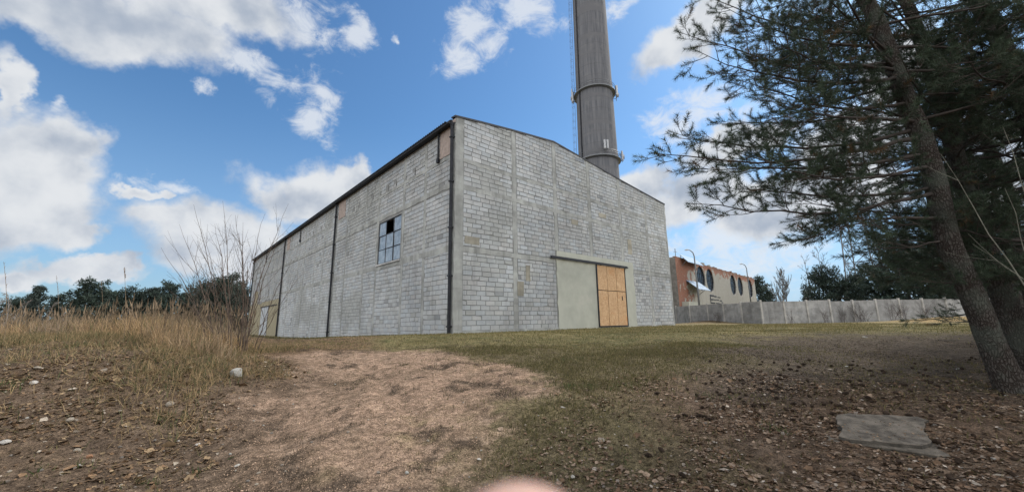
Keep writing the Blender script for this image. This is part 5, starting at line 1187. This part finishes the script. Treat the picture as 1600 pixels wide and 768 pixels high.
# pine cones
def cone_mesh():
    V = []; Fc = []
    R = np.random.default_rng(3); rings = 9
    for i in range(rings):
        f = i / (rings - 1); r = .5 * math.sin(pi * (.12 + .80 * f)) ; h = -.62 + 1.3 * f
        for k in range(8):
            a = 2 * pi * (k + .5 * (i % 2)) / 8; b = len(V); c_, s_ = cos(a), sin(a)
            V += [(r * .5 * c_ - .10 * s_, r * .5 * s_ + .10 * c_, h - .06), (r * .5 * c_ + .10 * s_, r * .5 * s_ - .10 * c_, h - .06), (r * 1.0 * c_ + .15 * s_, r * s_ - .15 * c_, h + .10), (r * 1.0 * c_ - .15 * s_, r * s_ + .15 * c_, h + .10), (r * .4 * c_, r * .4 * s_, h + .16)]
            Fc += [(b, b + 1, b + 2, b + 3), (b + 3, b + 2, b + 4, b + 4)]
    me = bpy.data.meshes.new('pine_cone'); me.from_pydata(V, [], [f if f[2] != f[3] else f[:3] for f in Fc]); me.materials.append(MAT['litter'])
    ca = me.color_attributes.new('Col', 'FLOAT_COLOR', 'POINT'); ca.data.foreach_set('color', np.tile((.045, .032, .024, 1), len(ca.data)).astype(np.float32)); return me
CM = cone_mesh()
for i in range(170):
    px, py = RS.uniform(1090, 1570), 560 + 95 * RS.random() ** 1.1
    if i > 140: px, py = RS.uniform(1000, 1590), RS.uniform(640, 760)
    if i > 160: px, py = RS.uniform(1020, 1120), RS.uniform(600, 660)
    d = ray(px, py); t = 3.0
    while True:
        q = EYEP + d * t
        if q[2] < gz(q[0], q[1]) or t > 30: break
        t += .06
    s = float(RS.uniform(.03, .05)); o = link(bpy.data.objects.new('pine_cone', CM)); o.location = (q[0], q[1], gz(q[0], q[1]) + s * .42); o.scale = (s, s, s * 1.15); o.rotation_euler = (pi / 2 + RS.uniform(-.3, .3), 0, RS.uniform(0, 6.28))
    props(o, 'small dark pine cone lying ' + ('in the wide drift on the needle soil behind the slab' if i <= 140 else ('among the leaf litter round the concrete slab' if i <= 160 else 'in the small cluster left of the main drift')), 'pine cone', 'pine cones under the pines')
# concrete slab
def slab(name, label, pxs, D, th, lift, tilt, seed, chips=True):
    pts = []
    for (px, py) in pxs:
        d = ray(px, py); t = 2.0
        while True:
            q = EYEP + d * t
            if q[2] < gz0 + lift + slope(q[0], q[1]): break
            t += .01
        pts.append(q[:2])
    pts = np.array(pts); c = pts.mean(0); R = np.random.default_rng(seed); out = []
    for i in range(len(pts)):
        a, b = pts[i], pts[(i + 1) % len(pts)]
        for f in np.linspace(0, 1, 12)[1:-1]: out.append(a + (b - a) * f + R.normal(0, .008, 2) + np.array([.018, -.01]) * sin(7 * f + i))
    out = np.array(out) - c; n = len(out); mb = MB(); sl = [slope(x + c[0], y + c[1]) for x, y in out]; top = [(x, y, th + q_) for (x, y), q_ in zip(out, sl)]; bot = [(x * 1.01, y * 1.01, q_ - .05) for (x, y), q_ in zip(out, sl)]; mid = [(x * .985, y * .985, th + .006 + q_) for (x, y), q_ in zip(out, sl)]
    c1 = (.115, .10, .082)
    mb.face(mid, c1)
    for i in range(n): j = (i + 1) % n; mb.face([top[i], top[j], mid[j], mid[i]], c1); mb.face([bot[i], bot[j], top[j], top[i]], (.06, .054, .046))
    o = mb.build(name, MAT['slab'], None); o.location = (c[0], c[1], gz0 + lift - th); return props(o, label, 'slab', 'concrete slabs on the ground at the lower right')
d = ray(1385, 680); t_ = 3.0
while (EYEP + d * t_)[2] > gz(*(EYEP + d * t_)[:2]): t_ += .02
q = EYEP + d * t_; gz0 = float(np.mean([gz(q[0] + a, q[1] + b) for a in (-.3, 0, .3) for b in (-.3, 0, .3)]))
_z = lambda x, y: float(ground_z(np.array([x]), np.array([y]), False)[0])
sxx = (_z(q[0] + .5, q[1]) - _z(q[0] - .5, q[1])); syy = (_z(q[0], q[1] + .5) - _z(q[0], q[1] - .5))
QS = q.copy()
def slope(x, y): return (x - QS[0]) * sxx + (y - QS[1]) * syy
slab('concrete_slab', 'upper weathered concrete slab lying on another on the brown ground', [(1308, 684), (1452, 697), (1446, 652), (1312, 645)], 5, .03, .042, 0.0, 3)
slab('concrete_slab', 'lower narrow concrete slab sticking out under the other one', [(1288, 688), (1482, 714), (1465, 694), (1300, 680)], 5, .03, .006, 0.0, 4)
RQ = np.random.default_rng(12); n = 90; ox, oy = RQ.uniform(-.42, .42, n), RQ.uniform(-.22, .22, n)
zz_ = np.array([gz0 + .05 + slope(QS[0] + a, QS[1] + b) for a, b in zip(ox, oy)]); s = RQ.uniform(.008, .026, n)
o = scatter('leaves_on_slab', QV, QF, np.stack([QS[0] + ox, QS[1] + oy, zz_], 1), roteul(RQ, n, .3), np.stack([s, s, s], 1), np.array([[.16, .11, .07]]) * RQ.uniform(.5, 1.8, n)[:, None], MAT['litter']); props(o, kind='stuff')
# the photographer's fingertip, close to the lens and out of focus
def finger():
    t = thing('person', 'fingertip of the photographer, pink and blurred, at the bottom of the view', 'person', (0, 0, 0)); base = EYEP + fw * .062
    tip = base + RT * (5 / F * .062) - UP * (372 / F * .062)
    d = -(UP * .93) + fw * .0 + RT * .06 - fw * .25; d /= np.linalg.norm(d); n = 20; V = []; L = .075; m = 22
    s_ = np.cross(d, fw); s_ /= np.linalg.norm(s_); u_ = np.cross(s_, d)
    for i in range(m):
        f = i / (m - 1); h = L * f ** 1.6; r = .0100 * min(1, math.sqrt(max(0, 1 - (1 - min(1, h / .0065)) ** 2))) * (1 + .10 * math.exp(-((h - .026) / .006) ** 2)) + .0015 * f
        for k in range(n): a = 2 * pi * k / n; V.append(tip + d * h + s_ * r * cos(a) + u_ * r * .82 * sin(a) - base)
    ii = np.arange(m * n).reshape(m, n); F1 = np.stack([ii[:-1], np.roll(ii[:-1], -1, 1), np.roll(ii[1:], -1, 1), ii[1:]], -1).reshape(-1, 4)
    t.location = tuple(base); npmesh('finger', np.array(V), F1, MAT['skin'], parent=t, smooth=True)
finger()
